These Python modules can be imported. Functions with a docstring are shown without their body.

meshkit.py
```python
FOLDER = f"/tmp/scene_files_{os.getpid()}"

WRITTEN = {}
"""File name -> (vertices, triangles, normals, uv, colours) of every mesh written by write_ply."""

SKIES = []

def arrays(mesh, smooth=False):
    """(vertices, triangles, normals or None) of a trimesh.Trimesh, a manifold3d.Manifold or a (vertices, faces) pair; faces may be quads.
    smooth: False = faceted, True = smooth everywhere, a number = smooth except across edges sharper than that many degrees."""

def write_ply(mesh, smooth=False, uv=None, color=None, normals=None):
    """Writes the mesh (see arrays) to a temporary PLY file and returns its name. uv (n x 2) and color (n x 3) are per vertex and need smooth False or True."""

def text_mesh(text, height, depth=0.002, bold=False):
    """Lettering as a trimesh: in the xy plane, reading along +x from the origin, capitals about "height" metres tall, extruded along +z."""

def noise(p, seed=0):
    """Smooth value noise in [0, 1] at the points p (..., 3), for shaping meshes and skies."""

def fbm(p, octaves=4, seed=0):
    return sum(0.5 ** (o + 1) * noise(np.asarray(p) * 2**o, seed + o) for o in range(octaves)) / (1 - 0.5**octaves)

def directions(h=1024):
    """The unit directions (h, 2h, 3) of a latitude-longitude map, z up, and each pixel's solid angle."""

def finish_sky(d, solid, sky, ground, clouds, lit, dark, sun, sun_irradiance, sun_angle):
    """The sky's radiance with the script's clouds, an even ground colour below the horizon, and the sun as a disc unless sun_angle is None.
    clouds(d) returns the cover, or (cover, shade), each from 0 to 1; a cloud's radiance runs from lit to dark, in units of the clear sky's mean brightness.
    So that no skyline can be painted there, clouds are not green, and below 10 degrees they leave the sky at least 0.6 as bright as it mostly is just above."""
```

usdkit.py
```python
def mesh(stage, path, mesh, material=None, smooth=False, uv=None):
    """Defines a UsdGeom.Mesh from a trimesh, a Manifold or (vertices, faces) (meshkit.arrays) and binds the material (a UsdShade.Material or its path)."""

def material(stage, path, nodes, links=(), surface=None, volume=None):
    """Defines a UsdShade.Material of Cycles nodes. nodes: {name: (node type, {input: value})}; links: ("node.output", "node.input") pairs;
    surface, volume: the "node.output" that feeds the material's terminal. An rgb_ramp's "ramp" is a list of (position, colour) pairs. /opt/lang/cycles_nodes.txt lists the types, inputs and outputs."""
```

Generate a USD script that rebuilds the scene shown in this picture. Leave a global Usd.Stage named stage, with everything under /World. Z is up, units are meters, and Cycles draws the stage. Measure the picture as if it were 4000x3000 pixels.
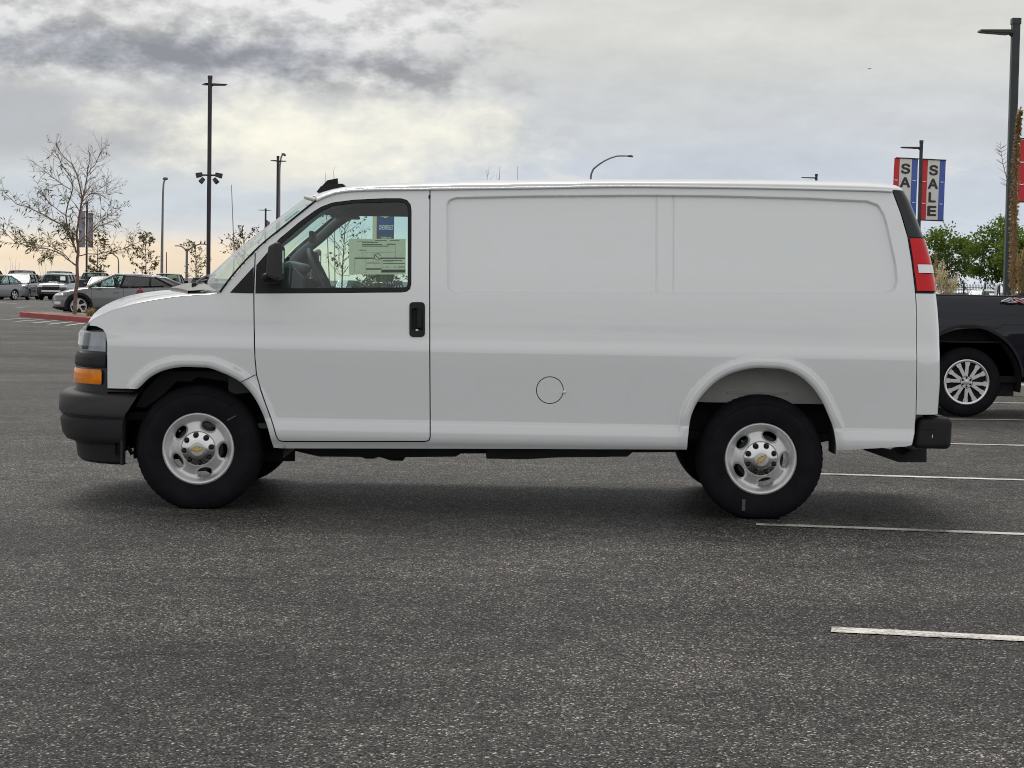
import math, random
import numpy as np
import trimesh, shapely, manifold3d
from shapely.geometry import Polygon, LineString, Point, box as sbox
from shapely import affinity
from scipy.interpolate import PchipInterpolator
from scipy.spatial import Delaunay, cKDTree
import usdkit, meshkit
from pxr import Usd, UsdGeom, UsdLux, UsdShade, Gf, Sdf

stage = Usd.Stage.CreateInMemory()
UsdGeom.Xform.Define(stage, '/World')
PI = math.pi

# ------------------------------------------------------------------ camera
EYE = np.array([0.0, -11.72, 1.42])
PITCH, ROLL, FPX = math.atan2(1500 - 1106.7, 7514.0), 0.018, 7514.0
FWD = np.array([0, math.cos(PITCH), -math.sin(PITCH)])
_x, _u = np.array([1.0, 0, 0]), np.array([0, math.sin(PITCH), math.cos(PITCH)])
RIGHT = math.cos(ROLL) * _x + math.sin(ROLL) * _u
UP = -math.sin(ROLL) * _x + math.cos(ROLL) * _u
camera = UsdGeom.Camera.Define(stage, '/World/camera')
camera.CreateHorizontalApertureAttr(36.0)
camera.CreateFocalLengthAttr(36.0 * FPX / 4000.0)
camera.CreateClippingRangeAttr((0.1, 20000.0))
camera.CreateExposureAttr(1.0)
camera.AddTransformOp().Set(Gf.Matrix4d(*RIGHT, 0, *UP, 0, *(-FWD), 0, *EYE, 1))

# ------------------------------------------------------------------ sky and sun
SUN_DIR = np.array([-0.22, 0.62, 0.0])
SUN_EL = math.radians(58)
SUN_DIR = np.append(SUN_DIR[:2] / np.linalg.norm(SUN_DIR[:2]) * math.cos(SUN_EL), math.sin(SUN_EL))
SKY_STRENGTH, EXPOSURE = 0.05, 1.0
K = 1.0 / (SKY_STRENGTH * 2 ** EXPOSURE)     # the cloud colours below are picture values; K undoes the strength and exposure


def c(*v):
    return tuple(K * a for a in v)


sky_mat = usdkit.material(stage, '/World/Looks/sky_clouds', {
    'tc': ('texture_coordinate', {}), 's': ('separate_xyz', {}),
    'sky': ('sky_texture', {'sky_type': 'single_scattering', 'sun_disc': False, 'sun_elevation': SUN_EL, 'sun_rotation': math.atan2(SUN_DIR[0], SUN_DIR[1])}),
    # veil of high cloud: slow changes, drawn out sideways
    'm1': ('mapping', {'scale': (1.0, 1.0, 3.6)}), 'n1': ('noise_texture', {'scale': 4.2, 'detail': 5, 'roughness': 0.5, 'distortion': 0.4}),
    'm3': ('mapping', {'scale': (1.0, 1.0, 4.2), 'location': (7.3, 2.2, 1.9)}), 'n3': ('noise_texture', {'scale': 9.0, 'detail': 8, 'roughness': 0.6, 'distortion': 0.25}),
    # cumulus, read twice a little apart for lit tops and shaded undersides
    'm2': ('mapping', {'scale': (1.0, 1.0, 1.9), 'location': (3.1, 1.7, 0.4)}), 'n2': ('noise_texture', {'scale': 20.0, 'detail': 12, 'roughness': 0.60, 'distortion': 0.0}),
    'm2b': ('mapping', {'scale': (1.0, 1.0, 1.9), 'location': (3.1 - .004, 1.7, 0.4 + .014)}), 'n2b': ('noise_texture', {'scale': 20.0, 'detail': 12, 'roughness': 0.60, 'distortion': 0.0}),
    'rel': ('math', {'math_type': 'subtract'}), 'relg': ('math', {'math_type': 'multiply_add', 'value2': 2.6, 'value3': 1.0}), 'relc': ('clamp', {'min': .74, 'max': 1.24}),
    'relv': ('combine_xyz', {}), 'bankm': ('mix_color', {'blend_type': 'multiply', 'fac': 1.0, 'use_clamp': False}),
    'relw': ('math', {'math_type': 'multiply_add', 'value2': .28, 'value3': 1.04}), 'relwv': ('combine_xyz', {}), 'veilm': ('mix_color', {'blend_type': 'multiply', 'fac': 1.0, 'use_clamp': False}),
    'zn': ('math', {'math_type': 'multiply_add', 'value2': 0.05, 'value3': -0.025}), 'zz': ('math', {'math_type': 'add'}),
    'zl': ('math', {'math_type': 'multiply_add', 'value2': 0.012, 'value3': -0.006}), 'zz2': ('math', {'math_type': 'add'}),
    'right': ('rgb_ramp', {'ramp': [(0, c(.68, .74, .80)), (.02, c(.61, .67, .76)), (.055, c(.555, .60, .675)), (.09, c(.585, .605, .63)), (.13, c(.66, .66, .62)), (.2, c(.62, .62, .605)), (.5, c(.72, .72, .71)), (1, c(.86, .86, .85))]}),
    'left': ('rgb_ramp', {'ramp': [(0, c(.90, .78, .63)), (.008, c(.92, .77, .58)), (.016, c(.90, .76, .60)), (.022, c(.68, .69, .69)), (.036, c(.58, .64, .70)), (.065, c(.64, .66, .66)), (.13, c(.61, .61, .59)), (.2, c(.62, .62, .605)), (.5, c(.72, .72, .71)), (1, c(.86, .86, .85))]}),
    'fr': ('map_range', {'range_type': 'smoothstep', 'from_min': 0.55, 'from_max': 0.9}), 'xn': ('math', {'math_type': 'multiply_add', 'value2': 1.1, 'value3': -0.56}), 'xe': ('mix_float', {}),
    'fx': ('map_range', {'range_type': 'smoothstep', 'from_min': -0.13, 'from_max': 0.06}),
    'base': ('mix_color', {}),
    'b1': ('map_range', {'from_min': 0.3, 'from_max': 0.7, 'to_min': 0.94, 'to_max': 1.08}),
    'b1c': ('combine_xyz', {}), 'mul': ('mix_color', {'blend_type': 'multiply', 'fac': 1.0, 'use_clamp': False}),
    # heavier cumulus bank high on the left
    'bz': ('map_range', {'range_type': 'smoothstep', 'from_min': 0.086, 'from_max': 0.106}),
    'bz2': ('map_range', {'range_type': 'smoothstep', 'from_min': 0.34, 'from_max': 0.18}),
    'bx': ('map_range', {'range_type': 'smoothstep', 'from_min': 0.02, 'from_max': -0.06}),
    'bm': ('math', {'math_type': 'multiply'}), 'bm2': ('math', {'math_type': 'multiply'}),
    'bcol': ('rgb_ramp', {'ramp': [(.38, c(.36, .375, .41)), (.46, c(.40, .41, .44)), (.53, c(.455, .46, .485)), (.61, c(.56, .56, .565)), (.74, c(.69, .685, .675))]}),
    'bnd': ('math', {'math_type': 'multiply_add', 'value2': -5.0, 'value3': .565}), 'bna': ('math', {'math_type': 'absolute'}), 'bnm': ('math', {'math_type': 'multiply_add', 'value2': 3.2, 'value3': -.08}), 'bns': ('math', {'math_type': 'add'}),
    'bank': ('mix_color', {}),
    # grey shower veil at the left under the bank
    'vx': ('map_range', {'range_type': 'smoothstep', 'from_min': -0.14, 'from_max': -0.22}), 'vz': ('map_range', {'range_type': 'smoothstep', 'from_min': 0.048, 'from_max': 0.066}),
    'vz2': ('map_range', {'range_type': 'smoothstep', 'from_min': 0.098, 'from_max': 0.088}), 'vm': ('math', {'math_type': 'multiply'}), 'vm2': ('math', {'math_type': 'multiply'}), 'vm3': ('math', {'math_type': 'multiply', 'value2': .75}), 'veil': ('mix_color', {'b': c(.43, .44, .475)}),
    'vxa': ('math', {'math_type': 'multiply_add', 'value2': .16, 'value3': -.08}), 'vxs': ('math', {'math_type': 'add'}),
    # thin bright place where the veil lets the sun's light through
    'gx': ('math', {'math_type': 'multiply_add', 'value2': 10.0, 'value3': 1.0}), 'gx2': ('math', {'math_type': 'power', 'value2': 2.0}), 'gxa': ('math', {'math_type': 'absolute'}),
    'gz': ('math', {'math_type': 'multiply_add', 'value2': 42.0, 'value3': -3.05}), 'gz2': ('math', {'math_type': 'power', 'value2': 2.0}), 'gza': ('math', {'math_type': 'absolute'}),
    'gs': ('math', {'math_type': 'add'}), 'gn': ('math', {'math_type': 'multiply_add', 'value2': 5.5, 'value3': -2.75}), 'gs2': ('math', {'math_type': 'subtract'}),
    'ge': ('map_range', {'range_type': 'smoothstep', 'from_min': 1.9, 'from_max': -0.6, 'to_min': 0.0, 'to_max': 0.95}),
    'gef': ('math', {'math_type': 'multiply'}),
    'glow': ('mix_color', {'b': c(.94, .91, .78)}),
    # small bright streaks low down
    'sn': ('map_range', {'range_type': 'smoothstep', 'from_min': 0.57, 'from_max': 0.66}), 'sz': ('map_range', {'range_type': 'smoothstep', 'from_min': 0.035, 'from_max': 0.05}),
    'sz2': ('map_range', {'range_type': 'smoothstep', 'from_min': 0.075, 'from_max': 0.06}), 'sm': ('math', {'math_type': 'multiply'}), 'sm2': ('math', {'math_type': 'multiply'}), 'sm3': ('math', {'math_type': 'multiply', 'value2': 0.5}),
    'streak': ('mix_color', {'b': c(.80, .78, .71)}),
    'fin': ('mix_color', {'fac': 0.95}),
    'bg': ('background_shader', {'strength': SKY_STRENGTH}),
}, [('tc.generated', 's.vector'), ('tc.generated', 'm1.vector'), ('tc.generated', 'm2.vector'), ('tc.generated', 'm2b.vector'), ('tc.generated', 'm3.vector'),
    ('m1.vector', 'n1.vector'), ('m2.vector', 'n2.vector'), ('m2b.vector', 'n2b.vector'), ('m3.vector', 'n3.vector'),
    ('n2.fac', 'rel.value1'), ('n2b.fac', 'rel.value2'), ('rel.value', 'relg.value1'), ('relg.value', 'relc.value'), ('relc.result', 'relv.x'), ('relc.result', 'relv.y'), ('relc.result', 'relv.z'),
    ('rel.value', 'relw.value1'), ('relw.value', 'relwv.x'), ('relw.value', 'relwv.y'), ('relw.value', 'relwv.z'),
    ('n1.fac', 'zn.value1'), ('s.z', 'zz.value1'), ('zn.value', 'zz.value2'), ('n1.fac', 'zl.value1'), ('s.z', 'zz2.value1'), ('zl.value', 'zz2.value2'),
    ('zz.value', 'right.fac'), ('zz2.value', 'left.fac'), ('s.y', 'fr.value'), ('n1.fac', 'xn.value1'), ('fr.result', 'xe.fac'), ('xn.value', 'xe.a'), ('s.x', 'xe.b'), ('xe.result', 'fx.value'), ('fx.result', 'base.fac'), ('left.color', 'base.a'), ('right.color', 'base.b'),
    ('n3.fac', 'b1.value'), ('b1.result', 'b1c.x'), ('b1.result', 'b1c.y'), ('b1.result', 'b1c.z'), ('base.result', 'mul.a'), ('b1c.vector', 'mul.b'),
    ('glow.result', 'veilm.a'), ('relwv.vector', 'veilm.b'),
    # shower veil
    ('n2.fac', 'vxa.value1'), ('xe.result', 'vxs.value1'), ('vxa.value', 'vxs.value2'), ('vxs.value', 'vx.value'), ('zz2.value', 'vz.value'), ('zz2.value', 'vz2.value'), ('vx.result', 'vm.value1'), ('vz.result', 'vm.value2'), ('vm.value', 'vm2.value1'), ('vz2.result', 'vm2.value2'), ('vm2.value', 'vm3.value1'),
    # glow
    ('s.x', 'gx.value1'), ('gx.value', 'gxa.value1'), ('gxa.value', 'gx2.value1'), ('s.z', 'gz.value1'), ('gz.value', 'gza.value1'), ('gza.value', 'gz2.value1'), ('gx2.value', 'gs.value1'), ('gz2.value', 'gs.value2'),
    ('n2.fac', 'gn.value1'), ('gs.value', 'gs2.value1'), ('gn.value', 'gs2.value2'), ('gs2.value', 'ge.value'), ('mul.result', 'glow.a'), ('ge.result', 'gef.value1'), ('fr.result', 'gef.value2'), ('gef.value', 'glow.fac'),
    ('veilm.result', 'veil.a'), ('vm3.value', 'veil.fac'),
    # bank
    ('zz2.value', 'bz.value'), ('s.z', 'bz2.value'), ('vxs.value', 'bx.value'), ('bz.result', 'bm.value1'), ('bx.result', 'bm.value2'), ('bm.value', 'bm2.value1'), ('bz2.result', 'bm2.value2'),
    ('s.z', 'bnd.value1'), ('bnd.value', 'bna.value1'), ('bna.value', 'bnm.value1'), ('bnm.value', 'bns.value1'), ('n2.fac', 'bns.value2'),
    ('bns.value', 'bcol.fac'), ('bcol.color', 'bankm.a'), ('relv.vector', 'bankm.b'), ('veil.result', 'bank.a'), ('bankm.result', 'bank.b'), ('bm2.value', 'bank.fac'),
    ('n3.fac', 'sn.value'), ('s.z', 'sz.value'), ('s.z', 'sz2.value'), ('sn.result', 'sm.value1'), ('sz.result', 'sm.value2'), ('sm.value', 'sm2.value1'), ('sz2.result', 'sm2.value2'), ('sm2.value', 'sm3.value1'),
    ('bank.result', 'streak.a'), ('sm3.value', 'streak.fac'),
    ('sky.color', 'fin.a'), ('streak.result', 'fin.b'), ('fin.result', 'bg.color')], surface='bg.background')
sky = UsdLux.DomeLight.Define(stage, '/World/sky')
UsdShade.MaterialBindingAPI.Apply(sky.GetPrim()).Bind(sky_mat)
sky.GetPrim().SetCustomDataByKey('kind', 'structure')
sun = UsdLux.DistantLight.Define(stage, '/World/sun')
sun.CreateIntensityAttr(0.4)
sun.CreateNormalizeAttr(True)
sun.CreateAngleAttr(30.0)
sun.CreateColorAttr(Gf.Vec3f(1.0, 0.96, 0.90))
_z = SUN_DIR
_xx = np.cross([0, 0, 1.0], _z); _xx /= np.linalg.norm(_xx)
_yy = np.cross(_z, _xx)
sun.AddTransformOp().Set(Gf.Matrix4d(*_xx, 0, *_yy, 0, *_z, 0, 0, 0, 0, 1))


# ------------------------------------------------------------------ helpers: picture position -> place in the world
def ray(px, py):
    px, py = np.asarray(px, float), np.asarray(py, float)
    return FWD * FPX + (px - 2000)[..., None] * RIGHT - (py - 1500)[..., None] * UP


def at_y(px, py, y):
    """World point seen at (px, py) of the 4000 x 3000 photograph on the plane of the given y."""
    d = ray(px, py)
    t = (np.asarray(y, float) - EYE[1]) / d[..., 1]
    return EYE + d * t[..., None]


def at_d(px, py, depth):
    return at_y(px, py, np.asarray(depth, float) + EYE[1])


def on_ground(px, py, z=0.0):
    d = ray(px, py)
    t = (z - EYE[2]) / d[..., 2]
    return EYE + d * t[..., None]


# ------------------------------------------------------------------ helpers: stage
_used = {}


def numbered(parent, name):
    k = f'{parent}/{name}'
    n = _used.get(k, 0)
    _used[k] = n + 1
    return name if n == 0 else f'{name}_{n:03d}'


def tag(prim, label=None, cat=None, group=None, kind=None):
    p = prim.GetPrim() if hasattr(prim, 'GetPrim') else prim
    for k, v in (('label', label), ('category', cat), ('group', group), ('kind', kind)):
        if v:
            p.SetCustomDataByKey(k, v)
    return prim


def thing(name, label, cat, loc=(0, 0, 0), rotz=0.0, group=None, scale=None):
    x = UsdGeom.Xform.Define(stage, '/World/' + numbered('/World', name))
    x.AddTranslateOp().Set(Gf.Vec3d(*map(float, loc)))
    if rotz:
        x.AddRotateZOp().Set(math.degrees(rotz))
    if scale:
        x.AddScaleOp().Set(Gf.Vec3f(*([scale] * 3 if np.ndim(scale) == 0 else scale)))
    tag(x, label, cat, group)
    return x


def part(parent, name, mesh, mat, smooth=35, label=None, kind=None):
    pp = '/World' if parent is None else str(parent.GetPath())
    m = usdkit.mesh(stage, f'{pp}/{numbered(pp, name)}', mesh, mat, smooth)
    if label or kind:
        tag(m, label, kind=kind)
    return m


def dup(src, loc, rotz=0.0, label=None, cat=None, group=None, scale=None):
    was = src.GetPrim().GetCustomData()
    base = src.GetPrim().GetName()
    base = base[:-4] if base[-4:-3] == '_' and base[-3:].isdigit() else base
    r = thing(base, label or was['label'], cat or was['category'], loc, rotz, group or was.get('group'), scale)
    r.GetPrim().GetReferences().AddInternalReference(src.GetPath())
    r.GetPrim().SetInstanceable(True)
    return r


def cat_(*ms):
    """Joins trimeshes / (v, f) pairs."""
    out = []
    for m in ms:
        if m is None:
            continue
        v, f, _ = meshkit.arrays(m)
        out.append((v, f))
    n = np.cumsum([0] + [len(v) for v, _ in out])
    return np.vstack([v for v, _ in out]), np.vstack([f + k for (_, f), k in zip(out, n)])


def bx(lo, hi):
    m = trimesh.creation.box(np.subtract(hi, lo))
    m.apply_translation((np.array(lo) + np.array(hi)) / 2)
    return m


def hull(pts):
    return trimesh.Trimesh(np.asarray(pts, float)).convex_hull


_ico = trimesh.creation.icosphere(2).vertices


def rhull(pts, r):
    """Convex hull of spheres of radius r at the points."""
    return hull((np.asarray(pts, float)[:, None] + _ico[None] * np.reshape(r, (-1, 1, 1))).reshape(-1, 3))


def rbox(lo, hi, r=0.01):
    lo, hi = np.array(lo, float) + r, np.array(hi, float) - r
    return rhull([[x, y, z] for x in (lo[0], hi[0]) for y in (lo[1], hi[1]) for z in (lo[2], hi[2])], r)


def loft(rings, closed=True, caps=False):
    """Grid of points (n rings, m points, 3) -> (v, f) quads."""
    rings = np.asarray(rings, float)
    n, m = rings.shape[:2]
    idx = np.arange(n * m).reshape(n, m)
    if closed:
        idx = np.hstack([idx, idx[:, :1]])
    f = np.stack([idx[:-1, :-1], idx[:-1, 1:], idx[1:, 1:], idx[1:, :-1]], -1).reshape(-1, 4)
    v = rings.reshape(-1, 3)
    f = np.vstack([f[:, [0, 1, 2]], f[:, [0, 2, 3]]])
    if caps:
        v = np.vstack([v, rings[0].mean(0), rings[-1].mean(0)])
        a, b = n * m, n * m + 1
        f0 = [[a, idx[0, j + 1], idx[0, j]] for j in range(m)]
        f1 = [[b, idx[-1, j], idx[-1, j + 1]] for j in range(m)]
        f = np.vstack([f, f0, f1])
    return v, f


def tube(pts, radii, sides=8, caps=True):
    pts = np.asarray(pts, float)
    radii = np.broadcast_to(np.asarray(radii, float), len(pts))
    t = np.gradient(pts, axis=0)
    t /= np.linalg.norm(t, axis=1, keepdims=True) + 1e-12
    ref = np.array([0.0, 0, 1]) if abs(t[:, 2]).mean() < 0.8 else np.array([1.0, 0, 0])
    u = np.cross(t, ref); u /= np.linalg.norm(u, axis=1, keepdims=True) + 1e-12
    w = np.cross(t, u)
    a = np.arange(sides) / sides * 2 * PI
    rings = pts[:, None] + radii[:, None, None] * (np.cos(a)[None, :, None] * u[:, None] + np.sin(a)[None, :, None] * w[:, None])
    return loft(rings, True, caps)


def revolve(profile, segs=64, axis='y', closed=False):
    """profile: (r, h) pairs, turned about the y or z axis (h along it)."""
    p = np.asarray(profile, float)
    a = np.arange(segs) / segs * 2 * PI
    r, h = p[:, 0], p[:, 1]
    if axis == 'y':
        rings = np.stack([r[None] * np.cos(a)[:, None], np.broadcast_to(h, (segs, len(h))), r[None] * np.sin(a)[:, None]], -1)
    else:
        rings = np.stack([r[None] * np.cos(a)[:, None], r[None] * np.sin(a)[:, None], np.broadcast_to(h, (segs, len(h)))], -1)
    rings = np.concatenate([rings, rings[:1]])
    v, f = loft(rings, False)
    return v, f


def flip(m):
    v, f, _ = meshkit.arrays(m)
    return v, f[:, ::-1]


def mirror_y(m, yc=0.0):
    v, f, _ = meshkit.arrays(m)
    v = v.copy(); v[:, 1] = 2 * yc - v[:, 1]
    return v, f[:, ::-1]


def move(m, d):
    v, f, _ = meshkit.arrays(m)
    return v + np.asarray(d, float), f


def extrude_xz(poly, y0, y1):
    """A shapely polygon in (x, z) made into a slab between y0 < y1."""
    ms = []
    for g in getattr(poly, 'geoms', [poly]):
        m = trimesh.creation.extrude_polygon(g, y1 - y0, engine='earcut')
        v = m.vertices
        ms.append((np.stack([v[:, 0], y1 - v[:, 2], v[:, 1]], 1), m.faces))
    return cat_(*ms)


def smooth_poly(p, r):
    return p.buffer(-r, 8).buffer(2 * r, 8).buffer(-r, 8)


def mesh2d(poly, h, extra=None):
    """Even triangulation of a polygon; returns points, triangles (ccw) and the boundary loops (index lists)."""
    pts, loops, n = [], [], 0
    for ring in [poly.exterior, *poly.interiors]:
        k = max(int(ring.length / (h * 0.75)), 8)
        co = np.array(ring.coords)[:-1]
        # keep sharp corners: sample along the ring and snap nearest samples to true corners
        s = np.linspace(0, ring.length, k, endpoint=False)
        q = np.array([ring.interpolate(x).coords[0] for x in s])
        d = np.linalg.norm(np.roll(co, -1, 0) - co, axis=1)
        seg = np.roll(co, -1, 0) - co
        ang = np.arctan2(seg[:, 1], seg[:, 0])
        turn = np.abs((ang - np.roll(ang, 1) + PI) % (2 * PI) - PI)
        for p in co[turn > 0.35]:
            j = np.argmin(((q - p) ** 2).sum(1))
            q[j] = p
        pts.append(q)
        loops.append(np.arange(n, n + len(q)))
        n += len(q)
    x0, z0, x1, z1 = poly.bounds
    xs = np.arange(x0, x1 + h, h)
    zs = np.arange(z0, z1 + h, h * 0.866)
    gx, gz = np.meshgrid(xs, zs)
    gx = gx + (np.arange(len(zs)) % 2)[:, None] * h / 2
    g = np.stack([gx.ravel(), gz.ravel()], 1)
    inner = poly.buffer(-0.55 * h)
    shapely.prepare(inner)
    g = g[shapely.contains_xy(inner, g[:, 0], g[:, 1])]
    if extra is not None and len(extra):
        e = extra[shapely.contains_xy(inner, extra[:, 0], extra[:, 1])]
        if len(e):
            g = g[cKDTree(e).query(g)[0] > h * .42]
            g = np.vstack([g, e])
    V = np.vstack(pts + [g])
    T = Delaunay(V).simplices
    cen = V[T].mean(1)
    pb = poly.buffer(h * 0.02)
    shapely.prepare(pb)
    T = T[shapely.contains_xy(pb, cen[:, 0], cen[:, 1])]
    a, b, cc = V[T[:, 0]], V[T[:, 1]], V[T[:, 2]]
    area = (b[:, 0] - a[:, 0]) * (cc[:, 1] - a[:, 1]) - (b[:, 1] - a[:, 1]) * (cc[:, 0] - a[:, 0])
    T = T[np.abs(area) > 1e-12]; area = area[np.abs(area) > 1e-12]
    T[area < 0] = T[area < 0][:, ::-1]
    return V, T, loops


def sheet(poly, h, depth, skirt=0.0, skirt_dir=1.0, extra=None):
    """A polygon in (x, z) laid on the surface y = depth(x, z); its outside faces -y. skirt: edges turned inward by this much."""
    V, T, loops = mesh2d(poly, h, extra)
    y = depth(V[:, 0], V[:, 1])
    v3 = np.stack([V[:, 0], y, V[:, 1]], 1)
    out = [(v3, T)]
    if skirt:
        for lp in loops:
            a = v3[lp]
            b = a + np.array([0, skirt * skirt_dir, 0])
            vv, ff = loft(np.stack([a, b]), True)
            ring = V[lp]
            area = np.sum(ring[:, 0] * np.roll(ring[:, 1], -1) - ring[:, 1] * np.roll(ring[:, 0], -1))
            outer = lp is loops[0]
            # outward (away from the sheet) side of the turned edge
            if (area > 0) != outer:
                ff = ff[:, ::-1]
            ff = ff[:, ::-1]
            out.append((vv, ff))
    return cat_(*out)


# ------------------------------------------------------------------ materials
def M(name, nodes, links=(), surface='p.BSDF'):
    return usdkit.material(stage, '/World/Looks/' + name, nodes, links, surface=surface)


def pbr(name, col, rough=0.5, metal=0.0, coat=0.0, spec=0.5, var=0.0, scale=20.0, bump=0.0, bscale=200.0, rvar=0.0):
    p = {'base_color': col, 'roughness': rough, 'metallic': metal, 'specular_ior_level': spec}
    if coat:
        p |= {'coat_weight': coat, 'coat_roughness': 0.03}
    nodes, links = {'p': ('principled_bsdf', p)}, []
    if var or bump or rvar:
        nodes['tc'] = ('texture_coordinate', {})
    if var:
        nodes['n'] = ('noise_texture', {'scale': scale, 'detail': 5, 'roughness': 0.6})
        lo, hi = [max(a * (1 - var), 0) for a in col], [min(a * (1 + var), 1) for a in col]
        nodes['r'] = ('rgb_ramp', {'ramp': [(0.3, lo), (0.7, hi)]})
        links += [('tc.object', 'n.vector'), ('n.fac', 'r.fac'), ('r.color', 'p.base_color')]
    if rvar:
        nodes['rn'] = ('noise_texture', {'scale': scale * 1.7, 'detail': 4})
        nodes['rm'] = ('map_range', {'from_min': 0.3, 'from_max': 0.7, 'to_min': max(rough - rvar, 0), 'to_max': rough + rvar})
        links += [('tc.object', 'rn.vector'), ('rn.fac', 'rm.value'), ('rm.result', 'p.roughness')]
    if bump:
        nodes['bn'] = ('noise_texture', {'scale': bscale, 'detail': 3})
        nodes['b'] = ('bump', {'strength': 0.5, 'distance': bump})
        links += [('tc.object', 'bn.vector'), ('bn.fac', 'b.height'), ('b.normal', 'p.normal')]
    return M(name, nodes, links)


def glass(name, tint, ior=1.45, rough=0.0, refl=(1, 1, 1)):
    """Thin pane: mirror-like towards grazing angles on either face, tinted where one looks through."""
    f0 = min(2 * ((ior - 1) / (ior + 1)) ** 2, .5)
    return M(name, {'f': ('layer_weight', {'blend': 0.5}), 'e': ('math', {'math_type': 'power', 'value2': 4.0}), 'k': ('math', {'math_type': 'multiply_add', 'value2': .9 - f0, 'value3': f0}),
                    't': ('transparent_bsdf', {'color': tint}), 'g': ('glossy_bsdf', {'color': refl, 'roughness': rough}), 'p': ('mix_closure', {})},
             [('f.facing', 'e.value1'), ('e.value', 'k.value1'), ('k.value', 'p.fac'), ('t.BSDF', 'p.closure1'), ('g.BSDF', 'p.closure2')], surface='p.closure')


def leaf(name, cols, trans=0.4):
    return M(name, {'g': ('geometry', {}), 'r': ('rgb_ramp', {'ramp': [(i / (len(cols) - 1), x) for i, x in enumerate(cols)]}),
                    'd': ('principled_bsdf', {'roughness': 0.6, 'specular_ior_level': 0.3}), 't': ('translucent_bsdf', {}), 'p': ('mix_closure', {'fac': trans})},
             [('g.random_per_island', 'r.fac'), ('r.color', 'd.base_color'), ('r.color', 't.color'), ('d.BSDF', 'p.closure1'), ('t.BSDF', 'p.closure2')], surface='p.closure')


white_paint = M('white_paint', {'p': ('principled_bsdf', {'base_color': (.60, .615, .625), 'roughness': .2, 'specular_ior_level': .5, 'coat_weight': 1.0, 'coat_roughness': .02, 'coat_ior': 1.8}), 'tc': ('texture_coordinate', {}), 'n': ('noise_texture', {'scale': 2.4, 'detail': 2}), 'b': ('bump', {'strength': .2, 'distance': .006}), 'n2': ('noise_texture', {'scale': 5.0, 'detail': 8, 'roughness': .7}), 'cr': ('map_range', {'from_min': .45, 'from_max': .7, 'to_min': .015, 'to_max': .10})},
                [('tc.object', 'n.vector'), ('n.fac', 'b.height'), ('b.normal', 'p.normal'), ('b.normal', 'p.coat_normal'), ('tc.object', 'n2.vector'), ('n2.fac', 'cr.value'), ('cr.result', 'p.coat_roughness')])
black_plastic = pbr('black_plastic', (.014, .014, .016), 0.55, spec=.2, bump=0.0006, bscale=900, var=.15, scale=6)
dark_plastic = pbr('dark_grey_plastic', (.025, .025, .028), 0.6, spec=.35, bump=0.0006, bscale=900, var=.12, scale=6)
black_trim = pbr('black_trim', (.008, .008, .009), 0.45, spec=.25)
black_gloss = pbr('black_gloss', (.010, .012, .014), 0.2, coat=0.15, spec=.3)
rubber = pbr('tyre_rubber', (.009, .009, .0115), 0.85, spec=.10, var=.3, scale=9, bump=.0008, bscale=500)
under_black = pbr('underbody_black', (.011, .011, .012), 0.75, var=.4, scale=8)
steel_wheel = pbr('painted_steel_wheel', (.60, .60, .60), 0.34, metal=0.7, var=.04, scale=30, bump=.0003, bscale=800)
chrome = pbr('chrome', (.72, .72, .73), 0.16, metal=1.0)
alloy = pbr('machined_alloy', (.66, .66, .67), 0.24, metal=0.9)
gold = pbr('gold_badge', (.62, .47, .17), 0.3, metal=0.8)
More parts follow.
